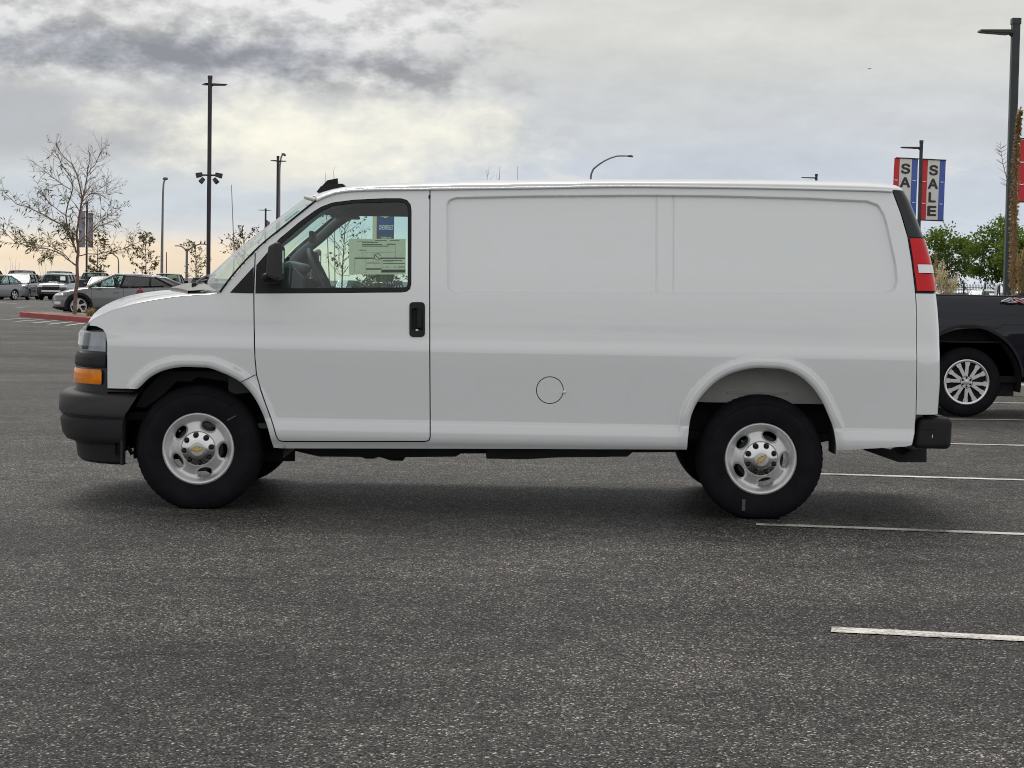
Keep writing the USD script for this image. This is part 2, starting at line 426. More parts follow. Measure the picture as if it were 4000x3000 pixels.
badge_silver = pbr('brushed_badge_silver', (.60, .59, .56), 0.3, metal=0.9, var=.08, scale=60)
amber = pbr('amber_lens', (.66, .19, .006), 0.25, coat=.35, spec=.15, var=.22, scale=16)
red_lens = pbr('red_lens', (.50, .003, .008), 0.2, coat=.55, spec=.1, var=.10, scale=10)
white_lens = pbr('white_lens', (.70, .71, .74), 0.2, coat=1.0, bump=.002, bscale=160)
reflector = pbr('lamp_reflector', (.40, .415, .43), 0.35, metal=0.25, var=.30, scale=9, bump=.003, bscale=160)
van_glass = glass('tinted_side_glass', (.78, .94, .91), 1.4)
wind_glass = glass('windshield_glass', (.78, .93, .89), 1.55)
lens_glass = glass('clear_lamp_lens', (.86, .88, .90), 1.45)
car_glass = glass('car_window_glass', (.42, .52, .50), 1.22, .0, (.72, .75, .78))
privacy_glass = glass('dark_privacy_glass', (.10, .11, .11), 1.5)
interior_grey = pbr('interior_grey', (.10, .105, .11), 0.75, var=.1, scale=9)
interior_dark = pbr('interior_dark', (.042, .044, .048), 0.7, var=.12, scale=9)


# ------------------------------------------------------------------ ground
def ground_z(y):
    return -np.clip(np.asarray(y, float) - 58.0, 0, 130.0) * 0.0042


asphalt = M('asphalt', {
    'g': ('geometry', {}),
    # stones of two sizes set in dark binder, each with its own tone
    'v': ('voronoi_texture', {'scale': 140.0, 'randomness': 1.0}), 'sc': ('separate_color', {}),
    'st': ('rgb_ramp', {'ramp': [(0, (.009, .0088, .0087)), (.30, (.028, .0273, .0268)), (.60, (.052, .0508, .0495)), (.80, (.079, .077, .075)), (.91, (.12, .117, .113)), (.965, (.25, .243, .235)), (1, (.57, .555, .53))]}),
    'tint': ('rgb_ramp', {'ramp': [(0, (1.05, .985, .96)), (.5, (1, 1, 1)), (1, (.96, 1.0, 1.035))]}), 'mt': ('mix_color', {'blend_type': 'multiply', 'fac': 1.0, 'use_clamp': False}),
    'w': ('voronoi_texture', {'scale': 52.0, 'randomness': 1.0}), 'sw': ('separate_color', {}), 'wk': ('rgb_ramp', {'ramp': [(.935, (0, 0, 0)), (.945, (1, 1, 1))]}), 'wd': ('rgb_ramp', {'ramp': [(.22, (1, 1, 1)), (.34, (0, 0, 0))]}), 'wm': ('mix_color', {'blend_type': 'multiply', 'fac': 1.0}), 'wb': ('rgb_to_bw', {}),
    'big': ('mix_color', {'b': (.36, .35, .33)}),
    'n1': ('noise_texture', {'scale': 0.42, 'detail': 6, 'roughness': 0.62, 'distortion': 0.6}),
    'r1': ('rgb_ramp', {'ramp': [(.32, (.62, .62, .62)), (.5, (1.0, .985, .97)), (.68, (1.42, 1.39, 1.35))]}),
    'n2': ('noise_texture', {'scale': 6.0, 'detail': 7, 'roughness': 0.7}),
    'r2': ('rgb_ramp', {'ramp': [(.28, (.60, .60, .60)), (.5, (1, 1, 1)), (.74, (1.4, 1.38, 1.36))]}),
    'n3': ('noise_texture', {'scale': 1.7, 'detail': 7, 'roughness': 0.72, 'distortion': 1.0}),
    'r3': ('rgb_ramp', {'ramp': [(.32, (.38, .38, .38)), (.39, (1, 1, 1))]}),
    # lengthwise wear from traffic
    'mw': ('mapping', {'scale': (.12, 1.1, 1.0)}), 'n4': ('noise_texture', {'scale': 1.3, 'detail': 4}), 'r4': ('rgb_ramp', {'ramp': [(.35, (.86, .86, .86)), (.65, (1.13, 1.12, 1.11))]}),
    'm1': ('mix_color', {'blend_type': 'multiply', 'fac': 1.0, 'use_clamp': False}), 'm2': ('mix_color', {'blend_type': 'multiply', 'fac': 1.0, 'use_clamp': False}), 'm3': ('mix_color', {'blend_type': 'multiply', 'fac': 0.8, 'use_clamp': False}), 'm4': ('mix_color', {'blend_type': 'multiply', 'fac': 1.0, 'use_clamp': False}),
    'b': ('bump', {'strength': 1.0, 'distance': 0.010, 'invert': True}),
    'rr': ('map_range', {'from_min': 0.0, 'from_max': 1.0, 'to_min': .34, 'to_max': .80}),
    'p': ('principled_bsdf', {'roughness': 0.55, 'specular_ior_level': 0.10}),
}, [('g.position', 'v.vector'), ('g.position', 'w.vector'), ('g.position', 'n1.vector'), ('g.position', 'n2.vector'), ('g.position', 'n3.vector'), ('g.position', 'mw.vector'), ('mw.vector', 'n4.vector'),
    ('v.color', 'sc.color'), ('sc.r', 'st.fac'), ('sc.g', 'tint.fac'), ('sc.b', 'rr.value'), ('rr.result', 'p.roughness'), ('st.color', 'mt.a'), ('tint.color', 'mt.b'),
    ('w.color', 'sw.color'), ('sw.r', 'wk.fac'), ('w.distance', 'wd.fac'), ('wk.color', 'wm.a'), ('wd.color', 'wm.b'), ('wm.result', 'wb.color'), ('wb.val', 'big.fac'), ('mt.result', 'big.a'),
    ('n1.fac', 'r1.fac'), ('n2.fac', 'r2.fac'), ('n3.fac', 'r3.fac'), ('n4.fac', 'r4.fac'),
    ('big.result', 'm1.a'), ('r1.color', 'm1.b'), ('m1.result', 'm2.a'), ('r2.color', 'm2.b'), ('m2.result', 'm3.a'), ('r3.color', 'm3.b'), ('m3.result', 'm4.a'), ('r4.color', 'm4.b'), ('m4.result', 'p.base_color'),
    ('v.distance', 'b.height'), ('b.normal', 'p.normal')])
ys = np.array([-60, -20, 0, 20, 40, 58, 80, 110, 150, 188, 300, 700, 2000, 6000.])
xs = np.array([-4000, -600, -100, 0, 100, 600, 4000.])
gx, gy = np.meshgrid(xs, ys)
gv = np.stack([gx, gy, ground_z(gy)], -1)
tag(part(None, 'asphalt_ground', flip(loft(gv, False)), asphalt, False), kind='structure')

line_paint = M('worn_line_paint', {
    'g': ('geometry', {}), 'n': ('noise_texture', {'scale': 55.0, 'detail': 8, 'roughness': 0.75}), 'n2': ('noise_texture', {'scale': 3.0, 'detail': 4}),
    'a': ('math', {'math_type': 'multiply_add', 'value2': 0.7}), 'r': ('rgb_ramp', {'ramp': [(.70, (.045, .044, .042)), (.79, (.27, .26, .24)), (.87, (.45, .435, .405)), (1.0, (.56, .545, .51))]}),
    'b': ('bump', {'strength': 0.4, 'distance': 0.004}), 'p': ('principled_bsdf', {'roughness': 0.6, 'specular_ior_level': 0.3})},
    [('g.position', 'n.vector'), ('g.position', 'n2.vector'), ('n2.fac', 'a.value1'), ('n.fac', 'a.value3'), ('a.value', 'r.fac'), ('r.color', 'p.base_color'), ('n.fac', 'b.height'), ('b.normal', 'p.normal')])


def ground_strip(a, b, w, z=0.004):
    """Painted line from a to b on the ground, slightly ragged edges, one sheet."""
    a, b = np.array(a[:2], float), np.array(b[:2], float)
    n = max(int(np.linalg.norm(b - a) / 0.12), 2)
    t = np.linspace(0, 1, n)[:, None]
    p = a + (b - a) * t
    s = (b - a) / np.linalg.norm(b - a)
    q = np.array([-s[1], s[0]])
    rr = np.random.default_rng(int(abs(a[0] * 1000 + a[1] * 77)) % 99991)
    e0, e1 = rr.normal(0, 0.003, n)[:, None], rr.normal(0, 0.003, n)[:, None]
    A, B = p + q * (w / 2 + e0), p - q * (w / 2 + e1)
    zz = ground_z(p[:, 1]) + z
    v = np.concatenate([np.c_[A, zz], np.c_[B, zz]])
    i = np.arange(n - 1)
    f = np.concatenate([np.stack([i, i + n, i + 1], 1), np.stack([i + 1, i + n, i + n + 1], 1)])
    return v, f


bay = [((3247, 2461), (4000, 2498), .125, 'nearest and thickest white bay line on the asphalt'),
       ((2954, 2049), (4000, 2088), .10, 'white bay line starting beside the van rear tyre'),
       ((3150, 1851), (4000, 1876), .10, 'white bay line passing just behind the van rear wheel'),
       ((3500, 1729), (4000, 1741), .10, 'white bay line running out from under the rear bumper'),
       ((3640, 1637), (4000, 1641.5), .10, 'white bay line in front of the black pickup wheel'),
       ((3870, 1574), (4000, 1575.5), .10, 'short white bay line behind the black pickup wheel')]
for (p0, p1, w, lab) in bay:
    a, b = on_ground(*p0), on_ground(*p1)
    b = a + (b - a) * 1.6
    if p0[0] > 3050:
        a = a + (a - b) * 0.25 if p0[0] > 3300 else a
    tag(part(None, 'bay_line', ground_strip(a, b, w), line_paint, False), lab, 'road marking')

# ------------------------------------------------------------------ cargo van
YC = 1.0                                     # centre plane of the van; its near side is at y = 0
_iz = PchipInterpolator([.36, .413, .44, .47, .495, .53, .553, .562, .568, .60, .8, .95, 1.0, 1.035, 1.07, 1.11, 1.2, 1.36, 1.6, 2.0, 2.15],
                        [.060, .032, .011, .0015, .0, .0032, .0068, .0095, .0132, .0128, .0075, .003, .0025, .0075, .0155, .0205, .0275, .048, .096, .185, .225])


def inset0(z):
    return _iz(np.clip(z, .36, 2.15))


NOSE_L, NOSE_N = 0.80, 3.4


def nose_Y(x, xf):
    X = np.clip((xf + NOSE_L - x) / NOSE_L, 0, 0.9999)
    return (1 - X ** NOSE_N) ** (1 / NOSE_N)


XF_BODY = -2.83


def to_side(px, depth=None, it=6):
    """Picture outline -> (x, z) on the van's near side surface."""
    px = np.asarray(px, float)
    y = np.zeros(len(px))
    for _ in range(it):
        w = at_y(px[:, 0], px[:, 1], y)
        y = (depth or base_side)(w[:, 0], w[:, 2])
    return w[:, [0, 2]]


def base_side(x, z):
    return 1 - (1 - inset0(z)) * nose_Y(x, XF_BODY)


def spoly(px, r=0.0):
    p = Polygon(to_side(px))
    return smooth_poly(p, r) if r else p


front_arch = [(538, 1519), (546, 1512), (589, 1472), (646, 1445), (715, 1433), (801, 1435), (875, 1458), (944, 1495), (990, 1546), (1024, 1609), (1047, 1672), (1059, 1718), (1070, 1749)]
rear_arch = [(2683, 1756), (2688, 1700), (2695, 1642), (2718, 1580), (2757, 1528), (2815, 1478), (2880, 1450), (2958, 1437), (3043, 1440), (3108, 1460), (3170, 1509), (3210, 1566), (3236, 1623), (3258, 1684), (3267, 1758)]


def spline(pts, n):
    pts = np.asarray(pts, float)
    s = np.r_[0, np.cumsum(np.linalg.norm(np.diff(pts, axis=0), axis=1))]
    return np.stack([PchipInterpolator(s, pts[:, k])(np.linspace(0, s[-1], n)) for k in range(2)], 1)


front_arch_s, rear_arch_s = spline(front_arch, 50), spline(rear_arch, 60)
fa, ra = to_side(front_arch_s), to_side(rear_arch_s)
fa_open = Polygon(np.vstack([fa, [fa[-1] + [0, -.5], fa[0] + [0, -.9]]]))
ra_open = Polygon(np.vstack([ra, [ra[-1] + [0, -.5], ra[0] + [0, -.5]]]))
panel_outline = [(1746, 800), (1754, 783), (1781, 774), (2052, 768), (2504, 764.5), (2800, 767), (3137, 776), (3385, 787), (3430, 802), (3452, 840), (3464, 880), (3498, 1034), (3503, 1100), (3494, 1131), (3460, 1146), (2400, 1144), (1785, 1142), (1758, 1136), (1749, 1118)]
panel = smooth_poly(spoly(panel_outline), .03)
bar = spoly([(2564, 740), (2630, 740), (2630, 1160), (2564, 1160)])


def sdf(poly, x, z):
    p = shapely.points(x, z)
    d = shapely.distance(poly.boundary, p)
    shapely.prepare(poly)
    return np.where(shapely.contains(poly, p), d, -d)


def smooth01(t):
    t = np.clip(t, 0, 1)
    return t * t * (3 - 2 * t)


def side(x, z):
    """Depth of the near side's sheet metal: tumblehome, waist, rocker ledge, wheel arch lips, pressed-in panels."""
    x, z = np.asarray(x, float), np.asarray(z, float)
    y = base_side(x, z)
    near = (z > 1.3) & (x > -.6)
    if near.any():
        d = sdf(panel, x[near], z[near])
        db = sdf(bar, x[near], z[near])
        rec = smooth01(d / .012 + .5)
        gro = rec * np.exp(-(db / .0055) ** 2)
        y[near] += .0155 * rec + .005 * gro
    for op in (fa_open, ra_open):
        bb = op.bounds
        k = (x > bb[0] - .12) & (x < bb[2] + .12) & (z < bb[3] + .12)
        if k.any():
            d = np.maximum(-sdf(op, x[k], z[k]), 0)
            lip = .024 * (1 - smooth01((d - .045) / .022)) - .016 * np.clip(1 - d / .022, 0, 1) ** 2
            # flares fade into the rocker
            y[k] -= lip * smooth01((z[k] - .42) / .10) * (0.35 + .65 * smooth01((z[k] - .5) / .15))
    return y


shoulder = [(338, 1268), (352, 1255), (380, 1238), (430, 1216), (500, 1194), (600, 1172), (720, 1156), (850, 1149)]
windshield_near = [(860, 1143), (1003, 975), (1120, 877), (1237, 783)]
gutter = [(1237, 783), (1254, 774), (1286, 760), (1334, 748), (1430, 741.5), (1681, 738), (2052, 733.5), (2504, 727.5), (2956, 733), (3408, 743), (3484, 746)]
rear_seam = [(3484, 746), (3517, 834), (3544, 926), (3560, 1024), (3574, 1141), (3579, 1214), (3580, 1400), (3577, 1609), (3572, 1690), (3562, 1738)]
outline = [(420, 1516), (420, 1450), (419, 1340), (414, 1304), (402, 1286), (378, 1274), (350, 1272)] + shoulder[1:] + windshield_near + gutter[1:] + rear_seam[1:] + \
          [(3540, 1744), (3300, 1758)] + [tuple(p) for p in rear_arch_s[::-1]] + [(2676, 1756), (1900, 1753), (1100, 1751)] + [tuple(p) for p in front_arch_s[::-1]]
outline_p = Polygon(to_side(outline)).buffer(0)
door_px = [(993, 1149), (994.6, 1272), (997.5, 1398), (1004, 1466), (1019, 1518), (1047, 1592), (1070, 1661), (1080, 1700), (1088, 1717), (1102, 1723), (1660, 1723), (1674, 1719), (1679, 1705), (1678, 742), (1671, 739), (1430, 742), (1334, 749), (1286, 761), (1254, 775), (1237, 784), (1120, 878), (1004, 976), (999, 985)]
door_p = Polygon(to_side(door_px))
frame_px = [(997, 1147), (1001, 1036), (1045, 985), (1090, 933), (1170, 866), (1230, 822), (1257, 806), (1300, 790.5), (1382, 780), (1503, 774), (1565, 774), (1590, 781), (1604, 798), (1608, 822), (1607, 1110), (1602, 1130), (1588, 1140), (1565, 1143), (1200, 1146)]
frame_p = Polygon(to_side(frame_px))
glass_px = [(1100, 950), (1180, 880), (1257, 823), (1300, 803), (1382, 792), (1560, 787), (1580, 791), (1591, 806), (1593, 830), (1592, 1108), (1588, 1120), (1574, 1124), (1100, 1126)]
glass_p = Polygon(to_side(glass_px))
fuel_c = to_side([(2148, 1524)])[0]
fuel_p = Point(fuel_c).buffer(51 / 641., 24)
handle_p = smooth_poly(Polygon(to_side([(1599, 1180), (1660, 1180), (1660, 1316), (1599, 1316)])), .022)
body_p = outline_p.difference(door_p.buffer(.0062)).difference(fuel_p.buffer(.005))
body_p = max(getattr(body_p, 'geoms', [body_p]), key=lambda g: g.area)
sail_p = Polygon(to_side([(898, 1143.5), (991.5, 1041), (991, 1145.5)]))

van = thing('cargo_van', 'white windowless cargo van parked side-on in the foreground, filling the picture', 'van')


def both(name, mesh, mat, smooth=35, near_name=None, parent=None, label=None):
    part(parent or van, near_name or name, mesh, mat, smooth, label)
    part(parent or van, name, mirror_y(mesh, YC), mat, smooth)


def shift_depth(f, d):
    return lambda x, z: f(x, z) + d


# extra rows of vertices along pressed edges, so that the folds stay crisp
def rows_along(geom, offs, step=.0105):
    out = []
    for o in offs:
        gg_ = geom.buffer(o, 16) if o else geom
        for g_ in getattr(gg_, 'geoms', [gg_]):
            if g_.is_empty:
                continue
            ln = g_.exterior
            out.append(np.array([ln.interpolate(t).coords[0] for t in np.arange(0, ln.length, step)]))
    return np.vstack(out)


fold_pts = [rows_along(panel, (-.008, -.0045, 0, .0045, .008)), rows_along(fa_open, (.007, .014, .022, .038, .045, .052, .059, .066)), rows_along(ra_open, (.007, .014, .022, .038, .045, .052, .059, .066))]
for o in (-.006, -.003, 0, .003, .006):
    b_ = bar.buffer(o)
    for xq in (b_.bounds[0], b_.bounds[2]):
        zz_ = np.arange(panel.bounds[1], panel.bounds[3], .0105)
        fold_pts.append(np.stack([np.full(len(zz_), xq), zz_], 1))
for zq in (.548, .553, .557, .561, .566, .571, .576, .583):
    xq = np.arange(-2.5, 2.6, .0105)
    fold_pts.append(np.stack([xq, np.full(len(xq), zq)], 1))
fold_pts = np.vstack(fold_pts)
_keep = np.ones(len(fold_pts), bool)
_pairs = cKDTree(fold_pts).query_pairs(.0022, output_type='ndarray')
_keep[_pairs[:, 1]] = False
fold_pts = fold_pts[_keep]
near_body = sheet(body_p, .0125, side, .022, extra=fold_pts)
far_body = mirror_y(sheet(body_p, .035, side, .022), YC)


# roof and hood: sections between a near edge line N(u) and the centre line C(u)
def crowned(N, C, n_across=18, p=2.6, q=2.6):
    N, C = np.asarray(N, float), np.asarray(C, float)
    th = np.linspace(0, PI / 2, n_across)
    s, cth = np.sin(th) ** (2 / p), np.cos(th) ** (2 / q)
    g = 1 - cth
    rows = N[:, None, :] + (C - N)[:, None, :] * np.stack([np.broadcast_to(g ** 1.0, s.shape), g, s], -1)[None]
    far = rows[:, ::-1].copy(); far[..., 1] = 2 * YC - far[..., 1]
    return np.concatenate([rows, far[:, 1:]], 1)


def line_on_side(px, n):
    p = spline(to_side(px), n)
    return np.stack([p[:, 0], side(p[:, 0], p[:, 1]), p[:, 1]], 1)


def line_at(px, y, n):
    px = spline(px, n)
    return at_y(px[:, 0], px[:, 1], y)


roofN = line_on_side(gutter, 60)
roofC = line_at([(1186, 776), (1205, 767), (1247, 752), (1334, 737), (1479, 727), (1600, 721), (1898, 712), (2414, 709.5), (2956, 711), (3227, 716), (3408, 722), (3490, 732)], .93, 60)
roofC[:, 1] = YC
roofN[:, 2] += .003; roofN[:, 1] -= .004
roof = flip(loft(crowned(roofN, roofC, 20, 3.0, 2.4), False))
# drip rail along the roof edge
rail = roofN + np.array([0, -.004, -.004])
dr = tube(rail, .0075, 8)

hoodN = line_on_side(shoulder, 44)
hoodC = line_at([(316, 1300), (322, 1284), (331, 1268), (346, 1243), (373, 1212), (418, 1184), (486, 1158), (572, 1141), (658, 1132), (718, 1129.5), (760, 1127)], .93, 44)
hoodC[:, 1] = YC
hoodN[:, 1] -= .001
hood = flip(loft(crowned(hoodN, hoodC, 26, 2.3, 2.0), False))
nb_v = cat_(near_body, far_body)
part(van, 'body', nb_v, white_paint, 40)
part(van, 'roof', roof, white_paint, 40)
part(van, 'drip_rail', dr, white_paint, True); part(van, 'drip_rail', mirror_y(dr, YC), white_paint, True)
part(van, 'hood', hood, white_paint, 50)
door_white = door_p.buffer(-.001).difference(frame_p)
door_white = max(getattr(door_white, 'geoms', [door_white]), key=lambda g: g.area)
door_near = sheet(door_white.difference(handle_p.buffer(-.004)), .0125, side, .022, extra=fold_pts)
fuel_m = sheet(fuel_p, .02, shift_depth(side, .0015), .015)
part(van, 'fuel_door', fuel_m, white_paint, 40)
scoop = rhull([[fuel_c[0] + .088, side(np.array([fuel_c[0]]), np.array([fuel_c[1]]))[0] + .004, fuel_c[1] - .01]], .012)
part(van, 'fuel_door_notch', scoop, white_paint, 40)


def door_set(sgn):
    f = (lambda m: m) if sgn < 0 else (lambda m: mirror_y(m, YC))
    d = part(van, 'front_door', f(door_near if sgn < 0 else sheet(door_white, .035, side, .022)), white_paint, 40)
    fr = frame_p.difference(glass_p)
    part(d, 'window_frame', f(sheet(fr, .016, shift_depth(side, .003), .016)), black_trim, 40)
    gl = part(d, 'side_window', f(sheet(glass_p.buffer(.004), .05, shift_depth(base_side, .012))), van_glass, True)
    part(van, 'pillar_trim', f(sheet(sail_p, .02, shift_depth(side, -.0022))), black_trim, 40)
    # handle
    hy = side(np.array([handle_p.centroid.x]), np.array([handle_p.centroid.y]))[0]
    h = part(d, 'door_handle', f(sheet(handle_p.difference(affinity.scale(handle_p, .72, .66).buffer(0)), .012, shift_depth(side, -.004), .03)), black_plastic, 40)
    x0, z0, x1, z1 = handle_p.bounds
    part(d, 'handle_recess', f(bx((x0 + .008, hy + .03, z0 + .01), (x1 - .008, hy + .034, z1 - .01))), under_black, False)
    part(d, 'handle_paddle', f(rbox((x0 + .046, hy + .002, z0 + .052), (x1 - .014, hy + .026, z1 - .026), .008)), black_plastic, 40)
    kc = to_side([(1629, 1290)])[0]
    k = revolve([(0, -.003), (.008, -.003), (.009, 0), (.009, .03)], 20)
    part(d, 'key_lock', f(move(k, (kc[0], hy - .004, kc[1]))), chrome, 35)
    part(d, 'lock_surround', f(bx((kc[0] - .03, hy - .0015, z0 + .004), (kc[0] + .03, hy + .02, z0 + .046))), black_plastic, False)
    # hinge stop at the top rear corner
    hp = to_side([(1674, 762), (1681, 816)])
    part(d, 'door_stop', f(rbox((hp[0][0], side(*hp[:1].T)[0] - .006, hp[1][1]), (hp[1][0], .25, hp[0][1]), .003)), black_trim, 40)
    return d


near_door = door_set(-1)
far_door = door_set(1)
# dark strips behind the gaps
gap = door_p.buffer(.02).difference(door_p.buffer(-.02)).intersection(outline_p.buffer(-.004))
gap = max(getattr(gap, 'geoms', [gap]), key=lambda g: g.area)
gm = sheet(gap, .03, shift_depth(base_side, .026))
fgap = sheet(fuel_p.buffer(.02).difference(fuel_p.buffer(-.02)), .02, shift_depth(base_side, .02))
part(van, 'door_seal', cat_(gm, fgap), under_black, True); part(van, 'door_seal', mirror_y(gm, YC), under_black, True)
# fender to rocker seam line
sl = line_on_side([(944, 1492), (1000, 1463)], 6); sl[:, 1] -= .0205
part(van, 'fender_seam', tube(sl + [0, .002, 0], .0028, 6), under_black, True)


# windshield and cowl
wn = line_on_side(windshield_near, 24)
wn[:, 1] -= .0
foot_px = np.array([(860, 1143, .05), (850, 1138, .10), (838, 1131, .18), (818, 1118, .30), (802, 1110, .45), (792, 1107, .62), (786, 1106, .80), (783, 1106, 1.0)])
yy_ = np.linspace(foot_px[0, 2], 1.0, 18)
F_ = at_y(np.interp(yy_, foot_px[:, 2], PchipInterpolator(foot_px[:, 2], foot_px[:, 0])(foot_px[:, 2])), PchipInterpolator(foot_px[:, 2], foot_px[:, 1])(yy_), yy_)
F_[0] = wn[0]
top_c = at_y(1197, 775, .97)
v_ = (yy_ - yy_[0]) / (1 - yy_[0])
T_ = np.stack([wn[-1, 0] + (top_c[0] - wn[-1, 0]) * np.sin(v_ * PI / 2) ** 1.1, wn[-1, 1] + (1 - wn[-1, 1]) * v_, wn[-1, 2] + (top_c[2] - wn[-1, 2]) * np.sin(v_ * PI / 2) ** 1.1], 1)
t_ = np.linspace(0, 1, len(wn))
dev = wn - (wn[0] + (wn[-1] - wn[0]) * t_[:, None])
rows = F_[None] + (T_ - F_)[None] * t_[:, None, None] + dev[:, None] * (1 - .75 * v_)[None, :, None] + np.array([-.004, 0, .003]) * (np.sin(PI * t_)[:, None] * np.sin(v_ * PI / 2)[None])[..., None]
far = rows[:, ::-1].copy(); far[..., 1] = 2 * YC - far[..., 1]
ws_grid = np.concatenate([rows, far[:, 1:]], 1)
part(van, 'windshield', flip(loft(ws_grid, False)), wind_glass, True)
seal = tube(wn + [-.002, -.004, .002], .006, 8)
part(van, 'windshield_seal', seal, black_trim, True); part(van, 'windshield_seal', mirror_y(seal, YC), black_trim, True)
part(van, 'windshield_header', tube(ws_grid[-1] + [0, 0, .004], .012, 8), pbr('header_trim', (.42, .40, .39), .5), True)
part(van, 'mirror_bracket_patch', flip(loft(ws_grid[17:21, 3:5] + [-.004, -.001, .004], False)), pbr('green_tag', (.10, .33, .25), .3), True)
# cowl: from the hood's rear edge up to the foot of the windshield
hr = crowned(hoodN, hoodC, 26, 2.3, 2.0)[-1]
wf = ws_grid[0]
sH = np.linspace(0, 1, 41)


def along(line, n):
    s = np.r_[0, np.cumsum(np.linalg.norm(np.diff(line, axis=0), axis=1))]
    return np.stack([np.interp(np.linspace(0, s[-1], n), s, line[:, k]) for k in range(3)], 1)


hr2 = hr.copy()
hr2 = hr2[(hr2[:, 1] > .12) & (hr2[:, 1] < 1.88)]
hr2 = hr2 + [-.17, 0, .004]
hA, wA = along(hr2, 41), along(wf, 41)
mid = (hA + wA) / 2 + [0, 0, .012]
part(van, 'cowl', loft(np.stack([hA + [0, 0, -.02], hA, mid, wA + [-.01, 0, .006]]), False), pbr('cowl_grey', (.10, .098, .098), .5), 50)
# wipers
for (pa, ya, pb, yb) in (((758, 1119), .34, (828, 1074), .84), ((768, 1112), .95, (826, 1073), 1.42)):
    a, b = at_y(*pa, ya), at_y(*pb, yb)
    arm = a + (b - a) * np.linspace(0, 1, 8)[:, None] + np.array([-.006, 0, .012]) * np.sin(np.linspace(0, 1, 8) * PI)[:, None]
    w = part(van, 'wiper', tube(arm, np.linspace(.011, .007, 8), 8), black_plastic, True)
    d_ = np.array([.02, .0, -.018])
    part(w, 'wiper_blade', tube(np.array([b + (a - b) * .62 + d_, b + (a - b) * .2 + d_ * .6, b + (b - a) * .12 + d_ * .3]), .008, 6), black_trim, True)
    part(w, 'wiper_pivot', rhull([a, a + [0, 0, .012]], .016), black_plastic, 40)
    part(w, 'wiper_clip', rhull([b + (a - b) * .15, b + (a - b) * .28], .013), dark_plastic, 40)
for px, py, yn in ((770, 1116, .42), (785, 1104, .5)):
    a = at_y(px, py, yn)
    part(van, 'washer_nozzle', rhull([a, a + [.03, .05, .012]], .012), black_plastic, 40)

# antenna fin on the roof front
pf = lambda px, py: at_y(px, py, 1.0)[[0, 2]]
fin_base = [pf(*p) for p in ((1240, 752), (1256, 731), (1275, 720), (1342, 720), (1356, 731), (1356, 750))]
fin_top = [pf(*p) for p in ((1262, 723), (1279, 705), (1319, 696.5), (1321, 722))]
fb = hull([[x, y, z] for (x, z) in fin_base for y in (.93, 1.07)])
ft = hull([[x, y, z] for (x, z) in fin_top for y in (.982, 1.018)])
fp = part(van, 'antenna_base', fb, black_trim, 30)
part(fp, 'antenna_fin', ft, black_trim, 30)


# ---- nose: grille panel, lamps, bumper, all swept along one plan contour
def contour(xf, xe, n=60, ins=.012, L=NOSE_L, N=NOSE_N, y_in=None):
    """Plan contour (x, y) from the near side at x = xe round to the centre plane (or to y_in)."""
    ph = np.linspace(0, PI / 2, 500)
    X, Y = np.sin(ph) ** (2 / N), np.cos(ph) ** (2 / N)
    x, y = xf + L * (1 - X), 1 - (1 - ins) * Y
    if xe > xf + L:
        x, y = np.r_[xe, x], np.r_[ins, y]
    k = x <= xe + 1e-9
    if xe <= xf + L:
        ye = np.interp(-xe, -x, y)
        x, y = np.r_[xe, x[x < xe]], np.r_[ye, y[x < xe]]
    else:
        x, y = x[k], y[k]
    if y_in is not None:
        xi = np.interp(y_in, y, x)
        kk = y < y_in
        x, y = np.r_[x[kk], xi], np.r_[y[kk], y_in]
    s = np.r_[0, np.cumsum(np.hypot(np.diff(x), np.diff(y)))]
    t = np.linspace(0, s[-1], n)
    return np.stack([np.interp(t, s, x), np.interp(t, s, y)], 1)


def sweep_nose(levels, n=60, y_in=None, full=True):
    """levels: (z, xf, xe, inset) rows from top to bottom -> surface whose outside faces forward."""
    rows = []
    for (z, xf, xe, ins) in levels:
        q = contour(xf, xe, n, ins, y_in=y_in)
        q = np.c_[q, np.full(len(q), z)]
        if full:
            f = q[:-1][::-1].copy(); f[:, 1] = 2 * YC - f[:, 1]
            q = np.vstack([q, f])
        rows.append(q)
    return loft(np.array(rows), False)


def zpx(px, py, y=.2):
    return float(at_y(px, py, y)[2])


def xpx(px, py, y=.2):
    return float(at_y(px, py, y)[0])


XG = -2.800                                     # front of the grille panel
zt, zb = zpx(395, 1279), zpx(395, 1524)
xe_g = xpx(421, 1400, .07)
grille_levels = [(zt + .02, XG + .09, xe_g - .02, .03), (zt, XG + .055, xe_g - .006, .02), (zt - .02, XG + .04, xe_g, .016), ((zt + zb) / 2, XG + .012, xe_g, .014), (zb, XG, xe_g, .014), (zb - .03, XG, xe_g, .014)]
part(van, 'grille_surround', sweep_nose(grille_levels, 70), black_gloss, 40)


def xg_at(z):
    zs, xs_ = [l[0] for l in grille_levels][::-1], [l[1] for l in grille_levels][::-1]
    return float(np.interp(z, zs, xs_))


def lamp_levels(z1, z0, out, xe, ins=.012, n=7, r=.012):
    lv = []
    for t in np.linspace(0, 1, n):
        z = z1 + (z0 - z1) * t
        e = min(t, 1 - t) * abs(z1 - z0)
        o = out - max(0, r - e) * .8
        lv.append((z, xg_at(z) - o, xe - max(0, r - e) * .6, ins - min(o, .012)))
    return lv


